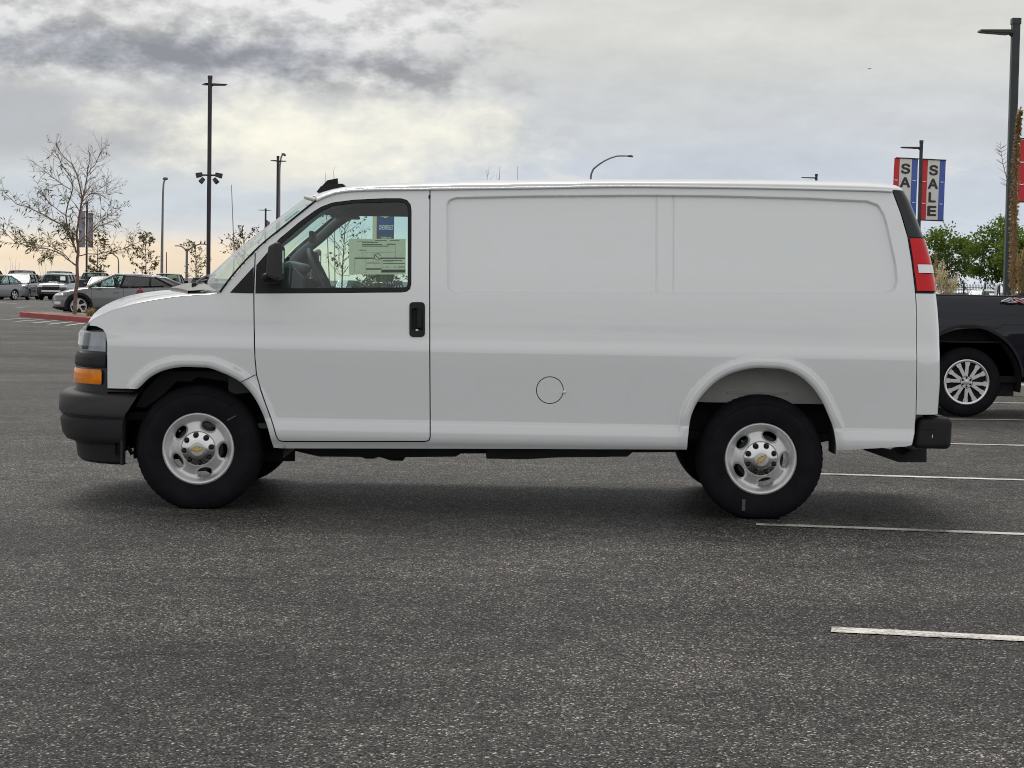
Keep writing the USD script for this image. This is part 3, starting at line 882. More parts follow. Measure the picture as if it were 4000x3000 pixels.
hz1, hz0 = zpx(350, 1292), zpx(350, 1372)
az1, az0 = zpx(350, 1440), zpx(350, 1497)
fz1, fz0 = zpx(350, 1380), zpx(350, 1434)
hxe, axe = xpx(411, 1330, .06), xpx(396, 1470, .07)
for sgn in (0, 1):
    f = (lambda m: m) if sgn == 0 else (lambda m: mirror_y(m, YC))
    hl = part(van, 'headlight', f(sweep_nose(lamp_levels(hz1, hz0, .016, hxe, .016), 40, .82, False)), lens_glass, True)
    part(hl, 'lamp_bowl', f(sweep_nose([(z, xg_at(z) - .005, hxe - .004, .017) for z in np.linspace(hz1 - .004, hz0 + .004, 9)], 30, .82, False)), reflector, True)
    dv = []
    for z in np.linspace(hz1 - .012, hz0 + .012, 6):
        q = contour(xg_at(z) - .008, hxe, 200, .0155)
        yv = np.linspace(.19, .27, 6)
        dv.append(np.stack([np.interp(yv, q[:, 1], q[:, 0]), yv, np.full(6, z)], 1))
    part(hl, 'lamp_divider', f(loft(np.array(dv), False)), black_trim, True)
    part(van, 'lamp_filler', f(sweep_nose(lamp_levels(fz1, fz0, .014, hxe + .002, .014), 40, .82, False)), black_plastic, True)
    part(van, 'turn_signal', f(sweep_nose(lamp_levels(az1, az0, .015, axe, .016, r=.008), 40, .72, False)), amber, True)
for t in (.25, .5, .75):
    z = zt + (zb - zt) * t
    part(van, 'grille_bar', flip(loft(np.array([[[xg_at(z) + .004, y, z + .012], [xg_at(z) - .006, y, z + .01], [xg_at(z) - .006, y, z - .01], [xg_at(z) + .004, y, z - .012]] for y in np.linspace(.84, 1.16, 8)]), True, True)), black_plastic, 40)

# front bumper: upper bar, lower air dam, bottom lip
XB = float(at_y(227, 1560, .62)[0]) + .012
bz = [zpx(250, v, .3) for v in (1517, 1528, 1545, 1600, 1613, 1619, 1640, 1690, 1712, 1726)]
be = [xpx(v, 1600, .02) for v in (540, 536, 528, 492, 486, 483, 479, 478, 478, 478)]
bo = [.105, .03, .004, .0, .012, .022, .008, .022, .045, .10]
bi = [.10, .03, .006, .004, .012, .02, .008, .012, .02, .05]
upper = [(bz[i], XB + bo[i], be[i], bi[i]) for i in range(5)]
upper = [(bz[0] + .004, XB + .30, be[0], .20)] + upper + [(bz[4] - .004, XB + .06, be[4], .05)]
lower = [(bz[5] + .006, XB + .07, be[5], .06)] + [(bz[i], XB + bo[i], be[i], bi[i]) for i in range(5, 10)] + [(bz[9] - .004, XB + .2, be[9], .12)]
fb_ = part(van, 'front_bumper', sweep_nose(upper, 80), dark_plastic, 45)
part(fb_, 'bumper_lower_panel', sweep_nose(lower, 80), black_plastic, 45)
lip_z = [zpx(380, v, .3) for v in (1722, 1740, 1786, 1800, 1806)]
part(fb_, 'air_dam_lip', sweep_nose([(lip_z[0], XB + .10, be[9], .03), (lip_z[1], XB + .108, be[9], .03), (lip_z[2], XB + .118, be[9], .034), (lip_z[3], XB + .14, be[9], .04), (lip_z[3] - .002, XB + .3, be[9], .12)], 70), black_plastic, 45)
bn = sweep_nose([(zpx(250, 1614.5, .3), XB + .010, be[4], .010), (zpx(250, 1617.5, .3), XB + .010, be[4], .010)], 80)
part(fb_, 'bumper_groove', bn, black_gloss, True)
for y in (.03, 1.97):
    part(fb_, 'bumper_end_cap', bx((be[9] - .012, min(y, YC + (y - YC) * .9), lip_z[3]), (be[9], max(y, YC + (y - YC) * .9), bz[5])), under_black, False)
part(fb_, 'bumper_top_step', rbox((xpx(418, 1516, .05), .06, bz[0] - .004), (xpx(522, 1516, .05), 1.94, bz[0] + .012), .004), dark_plastic, 40)

# ---- rear: corner pieces, doors, bumper
sil = np.array([(3486, 727), (3510, 731), (3533, 740), (3555, 782), (3582, 861), (3604, 927), (3626, 1013), (3640, 1105), (3644, 1150), (3649, 1214), (3653, 1300), (3653, 1490), (3648, 1570), (3645, 1616)], float)
silw = at_y(sil[:, 0], sil[:, 1], .14 + .12)
seamw = line_on_side(rear_seam, 60)
seam_x = lambda z: np.interp(z, seamw[::-1, 2], seamw[::-1, 0])
sil_x = lambda z: np.interp(z, silw[::-1, 2], silw[::-1, 0])


def rear_rows(z, n=10, lead=.003):
    """Corner arc from the side seam to the rear face at height z."""
    x0, x1, i = seam_x(z) + lead, sil_x(z), float(inset0(z))
    ph = np.linspace(0, PI / 2, n)
    ex = .75
    xx = x0 + (x1 - x0) * np.sin(ph) ** ex
    yy = i + .17 * (1 - np.cos(ph) ** ex)
    return np.stack([xx, yy, np.full(n, z)], 1)


def rear_corner(py1, py0, off=0.0, n=14, lead=.003):
    z1, z0 = zpx(3560, py1, .15), zpx(3600, py0, .1)
    rows = np.array([rear_rows(z, lead=lead) for z in np.linspace(z1, z0, n)])
    if off:
        cen = np.array([0.0, 1.0])
        rows[..., 0] += off; rows[..., 1] -= off
    return loft(rows, False)


for sgn in (0, 1):
    f = (lambda m: m) if sgn == 0 else (lambda m: mirror_y(m, YC))
    part(van, 'rear_quarter_glass', f(rear_corner(742, 925, .002)), black_gloss, True)
    tl = part(van, 'tail_light', f(rear_corner(931, 1030, .006, lead=.006)), red_lens, True)
    part(tl, 'reverse_lens', f(rear_corner(1033, 1066, .0075, lead=.028)), white_lens, True)
    part(tl, 'lower_lens', f(rear_corner(1069, 1136, .006, lead=.006)), red_lens, True)
    part(tl, 'lens_edge', f(rear_corner(1030, 1069, .005, lead=.006)), red_lens, True)
    part(tl, 'lamp_bezel', f(rear_corner(924, 1143, .0)), black_trim, True)
    corner = rear_corner(1146, 1616, .001, 24)
    part(van, 'rear_door_edge', f(corner), white_paint, True)
# rear face: header, two doors with windows
zs_r = np.linspace(zpx(3530, 735, .3), zpx(3640, 1616, .3), 40)
for sgn in (0, 1):
    f = (lambda m: m) if sgn == 0 else (lambda m: mirror_y(m, YC))
    rows = np.array([[[sil_x(z), y, z] for y in np.linspace(float(inset0(z)) + .172, .998, 8)] for z in zs_r])
    rd = part(van, 'rear_door', f(loft(rows, False)), white_paint, 40)
    wr = np.array([[[sil_x(z) + .006, y, z] for y in np.linspace(.36, .90, 6)] for z in np.linspace(zpx(3560, 800, .3), zpx(3620, 1080, .3), 12)])
    part(rd, 'rear_window', f(loft(wr, False)), black_gloss, True)
    part(rd, 'rear_door_hinge', f(rbox((float(sil_x(1.1)) - .01, .24, 1.06), (float(sil_x(1.1)) + .012, .30, 1.12), .005)), white_paint, 40)
part(van, 'rear_door_pull', rbox((float(sil_x(.95)), .93, .86), (float(sil_x(.95)) + .03, 1.0, 1.06), .01), black_plastic, 40)
# roof end cap over the doors
re_edge = crowned(roofN, roofC, 20, 3.0, 2.4)[-1]
zcap = zpx(3530, 743, .2)


def rear_x(y, z):
    yy = np.minimum(y, 2 * YC - y)
    t = np.clip((yy - float(inset0(z))) / .17, 0, 1)
    return seam_x(z) + .003 + (sil_x(z) - seam_x(z) - .003) * np.sin(np.arccos(np.clip(1 - t, 0, 1) ** (1 / .75))) ** .75


low = np.stack([rear_x(re_edge[:, 1], zcap) + .001, re_edge[:, 1], np.full(len(re_edge), zcap)], 1)
low[0], low[-1] = re_edge[0] + [.004, 0, -.012], re_edge[-1] + [.004, 0, -.012]
tt_ = np.linspace(0, 1, 7)[:, None, None]
cap = re_edge[None] + (low - re_edge)[None] * np.concatenate([tt_ ** .75, tt_, tt_ ** 1.8], -1)
part(van, 'roof_rear_lip', loft(cap, False), white_paint, True)
part(van, 'high_stop_lamp', rbox((float(sil_x(1.93)) - .01, .85, 1.90), (float(sil_x(1.93)) + .03, 1.15, 1.955), .008), black_trim, 40)

# rear bumper with grooved step pads
xb0, xb1 = xpx(3568, 1700, .1), xpx(3728, 1700, .1)
zb1, zb0 = zpx(3650, 1634, .08), zpx(3650, 1755, .08)
rb_pts = [[x, y, z] for y in (.07, 1.93) for (x, z) in ((xb0 + .05, zb1 - .03), (xb0 + .03, zb0 + .04), (xb1 - .06, zb1 - .03), (xb1 - .065, zb0 + .04))] + \
         [[x, y, z] for y in (.2, 1.8) for (x, z) in ((xb1 - .04, zb1 - .035), (xb1 - .045, zb0 + .05))]
rb = part(van, 'rear_bumper', rhull(rb_pts, .036), black_plastic, 40)
part(rb, 'bumper_bracket', rbox((xb0 - .03, .12, zb1 - .04), (xb0 + .06, 1.88, zb1 + .02), .01), pbr('bumper_bracket_grey', (.30, .29, .27), .5), 40)
for i, xx in enumerate((xb0 + .105, xb0 + .165)):
    for j, yy in enumerate(np.arange(.10, 1.86, .147)):
        part(rb, 'step_pad_tile', rbox((xx - .026, yy, zb1 + .001), (xx + .026, yy + .135, zb1 + .012), .005), dark_plastic, 40)
part(rb, 'bumper_side_seam', bx((xb0 + .03, .029, (zb1 + zb0) / 2 + .034), (xb0 + .115, .034, (zb1 + zb0) / 2 + .038)), under_black, False)
part(rb, 'bumper_mark', bx((xpx(3641, 1700, .03), .0305, zpx(3641, 1711, .03)), (xpx(3643.4, 1700, .03), .036, zpx(3641, 1698, .03))), white_lens, False)

# ---- underbody, wheel housings
zf = .44
hp_ = [tuple(at_y(*p, .95)[[0, 2]]) for p in ((3360, 1748), (3490, 1794), (3596, 1794), (3596, 1745), (3540, 1752), (3510, 1772), (3420, 1752))]
part(van, 'tow_hitch', extrude_xz(Polygon(hp_).buffer(.004), .78, 1.22), under_black, 30)
floor_x0, floor_x1 = float(fa[-1, 0]) + .03, float(ra[0, 0]) - .02
part(van, 'underfloor', bx((floor_x0, .05, zf), (floor_x1, 1.95, zf + .05)), under_black, False)
part(van, 'underfloor', bx((-2.62, .35, .52), (floor_x0, 1.65, .57)), under_black, False)
part(van, 'underfloor', bx((floor_x1, .40, zf + .02), (2.50, 1.6, zf + .07)), under_black, False)
ub = lambda pts, y0, y1: extrude_xz(Polygon([tuple(at_y(*p, y0)[[0, 2]]) for p in pts]), y0, y1)
part(van, 'frame_rail', ub([(1165, 1740), (1165, 1765), (1250, 1784), (1560, 1786), (1780, 1784), (1800, 1772), (2640, 1766), (2680, 1740)], .42, .52), under_black, 30)
part(van, 'frame_rail', mirror_y(ub([(1165, 1740), (1165, 1765), (1250, 1780), (2640, 1772), (2640, 1740)], .42, .52), YC), under_black, 30)
part(van, 'fuel_tank', ub([(1895, 1740), (1900, 1792), (2060, 1794), (2180, 1787), (2450, 1784), (2480, 1760), (2480, 1740)], .25, .80), under_black, 30)
part(van, 'transmission', ub([(1400, 1740), (1400, 1782), (1430, 1792), (1460, 1792), (1480, 1784), (1530, 1800), (1575, 1800), (1580, 1780), (1580, 1740)], .8, 1.2), under_black, 30)
mf = rhull([[at_y(1800, 1775, 1.2)[0] - .1, 1.3, .40], [at_y(1800, 1775, 1.2)[0] + .35, 1.3, .40]], .09)
part(van, 'muffler', mf, pbr('muffler_steel', (.16, .155, .15), .45, metal=.7), 40)
part(van, 'exhaust_pipe', tube([[-1.6, 1.25, .42], [0, 1.3, .41], [1.0, 1.35, .42], [2.5, 1.75, .43]], .03, 10), under_black, True)
FW, RW = at_y(772, 1768, .03), at_y(2973, 1803, .03)
FWx, RWx = float(FW[0]), float(RW[0])
WZ = .372
part(van, 'rear_axle', tube([[RWx, .3, WZ], [RWx, 1.7, WZ]], .05, 12), under_black, True)
part(van, 'differential', trimesh.creation.icosphere(2, .14).apply_translation([RWx, 1.0, WZ]), under_black, True)
part(van, 'front_crossmember', rbox((FWx - .12, .35, .24), (FWx + .12, 1.65, .36), .03), under_black, 40)
part(van, 'tow_hook', tube([[xpx(500, 1720, .3), .30, .36], [xpx(515, 1745, .3), .30, .31], [xpx(528, 1738, .3), .30, .33]], .014, 8), under_black, True)


def arch_liner(cx, cz, r, y0, y1, a0=-.15, a1=PI + .15, n=28):
    a = np.linspace(a0, a1, n)
    rows = np.stack([np.stack([cx + r * np.cos(a), np.full(n, y), cz + r * np.sin(a)], 1) for y in np.linspace(y0, y1, 5)])
    back = bx((cx - r, y1, cz - .15), (cx + r, y1 + .01, cz + r))
    return cat_(loft(rows, False), back)


fl = arch_liner(FWx + .01, .40, .52, .034, .62)
part(van, 'wheel_arch_liner', fl, black_plastic, 40); part(van, 'wheel_arch_liner', mirror_y(fl, YC), black_plastic, 40)
flap = [(1000, 1500), (860, 1462), (720, 1474), (610, 1560), (560, 1600), (545, 1640), (620, 1640), (760, 1500), (860, 1540), (990, 1580), (1030, 1640)]
part(van, 'inner_splash_guard', extrude_xz(Polygon([tuple(at_y(*p, .3)[[0, 2]]) for p in [(640, 1450), (905, 1450), (1010, 1500), (965, 1513), (870, 1487), (770, 1472), (745, 1491), (690, 1489), (640, 1540), (570, 1592), (530, 1590), (560, 1530)]]), .30, .304), dark_plastic, 30)
# rear: white inner housing above, dark beneath
rx0, rx1 = float(ra[:, 0].min()) - .08, float(ra[:, 0].max()) + .10
zin = zpx(2960, 1574, .32)
part(van, 'inner_wheel_house', bx((rx0, .31, zin), (rx1, .33, .99)), pbr('wheel_house_white', (.55, .55, .53), .5, var=.12, scale=5), False)
part(van, 'inner_wheel_house_rib', rbox((xpx(2840, 1530, .3), .300, zpx(2900, 1540, .3)), (xpx(3080, 1530, .3), .318, zpx(2900, 1530, .3)), .004), pbr('wheel_house_rib', (.5, .5, .48), .5), 40)
part(van, 'inner_wheel_house', bx((rx0, 1.67, zin), (rx1, 1.69, .99)), stage.GetPrimAtPath('/World/Looks/wheel_house_white').GetPath(), False)
for xx in (rx0, rx1):
    part(van, 'wheel_house_end', bx((xx - .005, .03, .44), (xx + .005, .70, 1.0)), under_black, False)
    part(van, 'wheel_house_end', bx((xx - .005, 1.30, .44), (xx + .005, 1.97, 1.0)), under_black, False)
part(van, 'wheel_house_roof', bx((rx0, .03, .992), (rx1, .31, 1.0)), under_black, False)
part(van, 'wheel_house_roof', bx((rx0, 1.69, .992), (rx1, 1.97, 1.0)), under_black, False)
part(van, 'chassis_side', bx((rx0, .52, .50), (rx1, .60, zin + .004)), under_black, False)
part(van, 'leaf_spring', tube([[RWx - .6, .47, .52], [RWx - .3, .47, .44], [RWx, .47, .42], [RWx + .3, .47, .44], [RWx + .6, .47, .52]], .03, 8), under_black, True)
part(van, 'mud_flap', bx((float(ra[-1, 0]) - .008, .03, .41), (float(ra[-1, 0]) + .0, .26, zpx(3240, 1640, .05))), under_black, False)


# ---- wheels
def tyre_mesh(R, w=.245, rim=.215, segs=120):
    k = R / .378
    prof = [(rim + .004, .034), (rim + .014, .016), (.262 * k, .002), (.300 * k, 0), (.318 * k, .003), (.322 * k, .0055), (.326 * k, .003), (.345 * k, .012), (.360 * k, .028), (.370 * k, .045), (.3765 * k, .07), (R, w / 2), (.3765 * k, w - .07), (.370 * k, w - .045), (.350 * k, w - .02), (.30 * k, w), (.262 * k, w - .005), (rim + .004, w - .03)]
    v, f = revolve(prof, segs)
    a = np.arctan2(v[:, 2], v[:, 0])
    r = np.hypot(v[:, 0], v[:, 2])
    sh = (r > .350 * k) & (r < .3772 * k)
    g = np.where((np.round(a / (2 * PI / segs)) % 2) == 0, .0, -.0035)
    s = 1 + np.where(sh, g, 0) / np.maximum(r, .1)
    v[:, 0] *= s; v[:, 2] *= s
    v[:, 2] = np.maximum(v[:, 2], -WZ + .001) if abs(R - .391) < .01 else v[:, 2]
    return v, f


def van_wheel(name_loc, badge_turn, cap_turn, hole0=-76.5):
    t = part(van, 'wheel', tyre_mesh(.391), rubber, 40)
    return t


def wheel_parts(badge_turn, cap_turn, hole0=-76.5):
    out = []
    disc = Point(0, 0).buffer(.222, 48)
    holes = []
    for k in range(5):
        a = math.radians(hole0 + 72 * k)
        e = affinity.scale(Point(0, 0).buffer(1, 20), .027, .046)
        e = affinity.translate(affinity.rotate(e, math.degrees(a), origin=(0, 0)), .148 * math.cos(a), .148 * math.sin(a))
        holes.append(e)
    hs = shapely.union_all(holes)

    def dep(x, z):
        r = np.hypot(x, z)
        y = np.interp(r, [0, .10, .115, .135, .165, .185, .198, .207, .214, .222], [.030, .030, .034, .046, .060, .052, .034, .024, .021, .028])
        d = shapely.distance(hs, shapely.points(x, z))
        return y + .010 * (1 - smooth01(d / .012)) ** 1.0
    rimm = sheet(disc.difference(hs), .006, dep, .02)
    out.append(('rim', rimm, steel_wheel, 45))
    capd = sheet(Point(0, 0).buffer(.1095, 40).difference(shapely.union_all([affinity.translate(affinity.scale(Point(0, 0).buffer(1, 14), .0185, .0185), .0855 * math.cos(a), .0855 * math.sin(a)) for a in np.radians(cap_turn + 45 * np.arange(8))])), .005,
                 lambda x, z: np.interp(np.hypot(x, z), [0, .045, .060, .085, .104, .1095], [-.004, -.003, .000, .013, .026, .034]), .012)
    out.append(('wheel_cover', capd, chrome, 40))
    for a in np.radians(cap_turn + 45 * np.arange(8)):
        c0 = np.array([.0855 * math.cos(a), 0, .0855 * math.sin(a)])
        nut = revolve([(0, -.004), (.007, -.0035), (.0125, 0), (.0155, .01), (.017, .03)], 18)
        out.append(('lug_nut', move(nut, c0 + [0, .008, 0]), black_trim, 40))
    out.append(('badge_disc', move(revolve([(0, -.0045), (.040, -.0045), (.0425, -.003), (.0435, .004)], 40), (0, -.003, 0)), badge_silver, 40))
    # bow-tie badge
    w, h = .037, .0135
    bow = Polygon([(-w + .008, h * .52), (-.014, h * .52), (-.011, h), (.014, h), (.012, h * .52), (w, h * .52), (w - .008, -h * .52), (.014, -h * .52), (.011, -h), (-.014, -h), (-.012, -h * .52), (-w, -h * .52)])
    bow = affinity.rotate(bow, badge_turn, origin=(0, 0))
    out.append(('badge_outline', extrude_xz(bow.buffer(.0022), -.0092, -.0080), black_trim, 30))
    out.append(('badge', extrude_xz(bow, -.0112, -.0088), gold, 30))
    out.append(('valve_stem', tube([[-.118, .045, .108], [-.112, .025, .104]], .005, 8), pbr('valve_cap_green', (.02, .22, .10), .4) if 'valve' not in _once else stage.GetPrimAtPath('/World/Looks/valve_cap_green').GetPath(), True))
    _once.add('valve')
    out.append(('brake_drum', revolve([(.03, .075), (.13, .075), (.145, .085), (.15, .14)], 32), under_black, 40))
    out.append(('rim_barrel', flip(revolve([(.218, .03), (.205, .06), (.2, .2), (.215, .235)], 48)), pbr('rim_barrel_grey', (.12, .12, .12), .5) if 'barrel' not in _once else stage.GetPrimAtPath('/World/Looks/rim_barrel_grey').GetPath(), 40))
    return out


_once = set()
for (wx, bt, ct) in ((FWx, 2, 8), (RWx, 38, 24)):
    for far in (False, True):
        f = (lambda m: mirror_y(m, YC)) if far else (lambda m: m)
        Rm = tyre_mesh(.391)
        w = part(van, 'wheel', f(move(Rm, (wx, .018, WZ))), rubber, 40)
        for (nm, m, mt, sm) in wheel_parts(bt, ct):
            part(w, nm, f(move(m, (wx, .018, WZ))), mt, sm)
# chalk marks on the tyres
chalk = pbr('chalk_mark', (.055, .053, .048), .8, var=.4, scale=60)
q0, q1 = at_y(887, 1642, .014), at_y(921, 1624, .014)
part(van, 'tyre_chalk_mark', flip(loft(np.array([[q0 + [-.002, -.0025, .003], q0 + [.002, -.0025, -.003]], [q1 + [-.002, -.0025, .003], q1 + [.002, -.0025, -.003]]]), False)), chalk, False)
q0, q1 = at_y(2898, 1995, .012), at_y(2912, 1950, .012)
part(van, 'tyre_chalk_mark', bx((q0[0], .0135, q0[2]), (q1[0], .0165, q1[2])), chalk, False)

# ---- mirrors
for sgn in (0, 1):
    f = (lambda m: m) if sgn == 0 else (lambda m: mirror_y(m, YC))
    mz1, mz0, mx0, mx1 = zpx(1075, 946, -.1), zpx(1075, 1100, -.1), xpx(1046, 1000, -.1), xpx(1105, 1000, -.1)
    hp2 = [[mx0 + .035, -.19, mz1 - .04], [mx1 - .022, -.21, mz1 - .022], [mx0 + .024, -.19, mz0 + .05], [mx1 - .022, -.21, mz0 + .03], [mx0 + .04, .00, mz1 - .05], [mx1 - .022, .0, mz1 - .04], [mx0 + .03, .0, mz0 + .05], [mx1 - .022, .0, mz0 + .03]]
    mr = part(van, 'door_mirror', f(rhull(hp2, .022)), dark_plastic, 40)
    foot = rhull([[xpx(1040, 1085, -.05), -.05, zpx(1040, 1086, -.05)], [xpx(1075, 1090, 0), .0, zpx(1070, 1090, 0)], [xpx(1060, 1085, 0), .05, zpx(1060, 1080, 0)]], .032)
    part(mr, 'mirror_foot', f(foot), black_plastic, 40)
    part(mr, 'mirror_glass', f(bx((mx1 - .004, -.14, mz0 + .05), (mx1 + .0005, -.05, mz1 - .05))), chrome, False)

# ---- cab interior
X = lambda px, py=1100, y=.2: xpx(px, py, y)
bulk = X(1745)
part(van, 'bulkhead', bx((bulk, .22, .5), (bulk + .02, 1.78, 2.0)), interior_grey, False)
part(van, 'cab_floor', bx((-2.0, .10, .50), (bulk, 1.90, .53)), interior_dark, False)
hlg = roof[0].copy()
hl_grid = crowned(roofN, roofC, 20, 3.0, 2.4)
kx = hl_grid[:, 0, 0] < bulk + .1
hl_grid = hl_grid[kx]
cen = np.array([0, YC, 1.6])
hl_grid = hl_grid * [1, .93, 1] + [0, .07 * YC, -.045]
part(van, 'headliner', loft(hl_grid, False), interior_grey, True)
for sgn in (0, 1):
    f = (lambda m: m) if sgn == 0 else (lambda m: mirror_y(m, YC))
    trim_p = door_p.buffer(-.02).difference(glass_p.buffer(.012))
    trim_p = max(getattr(trim_p, 'geoms', [trim_p]), key=lambda g: g.area)
    part(near_door if sgn == 0 else far_door, 'door_trim', f(sheet(trim_p, .05, shift_depth(base_side, .045))), interior_dark, True)
    part(van, 'roof_side_lining', f(rbox((X(1262, 850, .2), .20, zpx(1500, 846, 1.80)), (bulk, .26, 2.02), .02)), interior_grey, 40) if sgn else None
    # A-pillar trim
    ap = line_on_side([(985, 1010), (1003, 985), (1120, 888), (1237, 795), (1300, 768)], 12)
    part(van, 'pillar_lining', f(tube(ap + [.03, .05, -.03], .035, 8)), interior_grey, True)
# dashboard
d0, d1 = X(900), X(1185)
dash = [(d0, 1.28), (X(1000), 1.40), (X(1080), 1.48), (X(1150), 1.49), (X(1185), 1.43), (X(1195), 1.15), (X(1160), .75), (d0, .7)]
part(van, 'dashboard', extrude_xz(smooth_poly(Polygon(dash), .02), .16, 1.84), interior_dark, 40)
part(van, 'instrument_hood', rhull([[X(1120), .32, 1.505], [X(1165), .32, 1.49], [X(1120), .66, 1.505], [X(1165), .66, 1.49]], .03), interior_grey, 40)
paperm = pbr('dash_paper', (.70, .72, .66), .8)
part(van, 'dash_paper', hull([[X(1010), .7, 1.432], [X(1085), .7, 1.502], [X(1010), 1.1, 1.432], [X(1085), 1.1, 1.502], [X(1010), .7, 1.428], [X(1085), 1.1, 1.498]]), paperm, False)
# steering wheel, tilted
cw = np.array([X(1258, 1040, .45), .48, 1.43])
a = np.linspace(0, 2 * PI, 49)
nrm = np.array([.90, 0, .436]); e1 = np.array([0, 1.0, 0]); e2 = np.cross(nrm, e1)
ring = cw + .195 * (np.cos(a)[:, None] * e1 + np.sin(a)[:, None] * e2)
sw = part(van, 'steering_wheel', tube(ring, .016, 10, False), interior_dark, True)
for aa in (PI * .5 + PI, PI * .1, PI * .9):
    p1 = cw + .19 * (math.cos(aa) * e1 + math.sin(aa) * e2)
    part(sw, 'wheel_spoke', rhull([cw - nrm * .02, p1], .016), interior_dark, 40)
part(sw, 'wheel_hub', rhull([cw + e1 * .05 - nrm * .02, cw - e1 * .05 - nrm * .02, cw + e2 * .05 - nrm * .02], .03), interior_grey, 40)
part(sw, 'steering_column', tube([cw - nrm * .02, cw - nrm * .25], [.035, .05], 10), interior_dark, True)
part(sw, 'column_stalk', tube([cw - nrm * .06 - e1 * .03, cw - nrm * .05 - e1 * .2 + e2 * .02], .008, 8), chrome, True)
for y0 in (.28, 1.22):
    st = part(van, 'seat', rbox((X(1500, 1200, .5), y0, .80), (X(1720, 1200, .5), y0 + .5, .95), .05), interior_dark, 40)
    part(st, 'seat_back', rhull([[X(1690), y0 + .06, .95], [X(1690), y0 + .44, .95], [X(1722), y0 + .08, 1.36], [X(1722), y0 + .42, 1.36]], .05), interior_dark, 40)
# rear-view mirror on the windshield
part(van, 'rear_view_mirror', rbox((X(1215, 900, 1.0), .88, 1.66), (X(1228, 900, 1.0), 1.12, 1.74), .012), interior_dark, 40)
for y0 in (.3, 1.15):
    part(van, 'sun_visor', rbox((X(1250, 850, .5), y0, 1.84), (X(1350, 850, .5), y0 + .5, 1.862), .01), interior_grey, 40)

# ---- papers on the far door's window
def far_sheet(px, off=.018):
    q = at_y(np.array(px)[:, 0], np.array(px)[:, 1], 1.93)
    for _ in range(4):
        y = 2 * YC - base_side(q[:, 0], q[:, 2]) - off
        q = at_y(np.array(px)[:, 0], np.array(px)[:, 1], y)
    return q


paper = M('window_paper', {'n': ('noise_texture', {'scale': 30.0, 'detail': 4}), 'tc': ('texture_coordinate', {}), 'r': ('rgb_ramp', {'ramp': [(.3, (.38, .37, .28)), (.7, (.43, .415, .32))]}),
                           'd': ('principled_bsdf', {'roughness': .7}), 't': ('translucent_bsdf', {}), 'p': ('mix_closure', {'fac': .8})},
          [('tc.object', 'n.vector'), ('n.fac', 'r.fac'), ('r.color', 'd.base_color'), ('r.color', 't.color'), ('d.BSDF', 'p.closure1'), ('t.BSDF', 'p.closure2')], surface='p.closure')
ink = pbr('printed_ink', (.16, .17, .12), .8)
ink2 = pbr('faint_ink', (.36, .38, .28), .8)


def flat(parent, name, px, mat, off):
    q = far_sheet(px, off)
    return part(parent, name, (q, np.array([[0, 1, 2, 3]])), mat, False)


def rect(x0, y0, x1, y1):
    return [(x0, y0), (x0, y1), (x1, y1), (x1, y0)]


stk = flat(far_door, 'window_sticker', rect(1363, 933, 1585, 1072), paper, .018)
zx = lambda v: 1080 + v * 560 / 2212.
zy = lambda v: 760 + v * 560 / 2212.
rng = np.random.default_rng(5)
for (x0, y0, x1, y1, mt) in [(1205, 972, 1500, 992, ink), (1610, 972, 1980, 992, ink), (1380, 1137, 1615, 1160, ink), (1620, 1158, 1988, 1204, ink), (1700, 760, 1835, 774, ink), (1520, 706, 1700, 718, ink), (1750, 706, 1900, 716, ink2), (1240, 715, 1500, 722, ink2),
                             (1320, 735, 1570, 746, ink2), (1320, 762, 1630, 776, ink2), (1320, 788, 1730, 802, ink2), (1275, 852, 1390, 864, ink2), (1640, 1010, 1940, 1022, ink2), (1640, 1034, 1800, 1042, ink2), (1640, 1058, 1980, 1070, ink2),
                             (1395, 1050, 1600, 1062, ink2), (1870, 1112, 1980, 1124, ink), (1650, 1118, 1665, 1128, ink), (1690, 1114, 1720, 1126, ink), (1820, 1116, 1840, 1128, ink), (1325, 895, 1840, 899, ink2), (1325, 895, 1329, 970, ink2), (1836, 770, 1840, 970, ink2),
                             (1205, 992, 1209, 1210, ink2), (1615, 992, 1619, 1210, ink2), (1378, 992, 1382, 1210, ink2), (1490, 890, 1494, 1030, ink2)]:
    flat(stk, 'print_line', rect(zx(x0), zy(y0), zx(x1), zy(y1)), mt, .0195)
a = np.linspace(.12 * PI, 1.92 * PI, 22)
cc_ = (zx(1560), zy(962))
ro, ri = 55 * .253, 44 * .253
outer = [(cc_[0] + ro * math.cos(t), cc_[1] - ro * math.sin(t)) for t in a]
inner = [(cc_[0] + ri * math.cos(t), cc_[1] - ri * math.sin(t)) for t in a]
qo, qi = far_sheet(outer, .020), far_sheet(inner, .020)
part(stk, 'no_entry_symbol', loft(np.stack([qo, qi]), False), ink, False)
flat(stk, 'no_entry_stroke', [(zx(1520), zy(925)), (zx(1513), zy(933)), (zx(1598), zy(1005)), (zx(1605), zy(997))], ink, .020)
krr = flat(far_door, 'small_window_sticker', rect(zx(1683), zy(1375), zx(1812), zy(1432)), pbr('small_sticker_blue', (.42, .50, .55), .6), .018)
tm = meshkit.text_mesh('KARR', .026, .001, True)
o = far_sheet([(zx(1703), zy(1418))], .021)[0]
v = tm.vertices
part(krr, 'sticker_lettering', (np.stack([o[0] + v[:, 0] * .27 / .27, o[1] - v[:, 2] + v[:, 1] * .12, o[2] + v[:, 1]], 1), tm.faces), pbr('sticker_ink', (.02, .04, .08), .6), False)
flat(far_door, 'small_window_sticker', rect(zx(1818), zy(1335), zx(1945), zy(1400)), pbr('small_sticker_lilac', (.62, .52, .66), .6), .018)


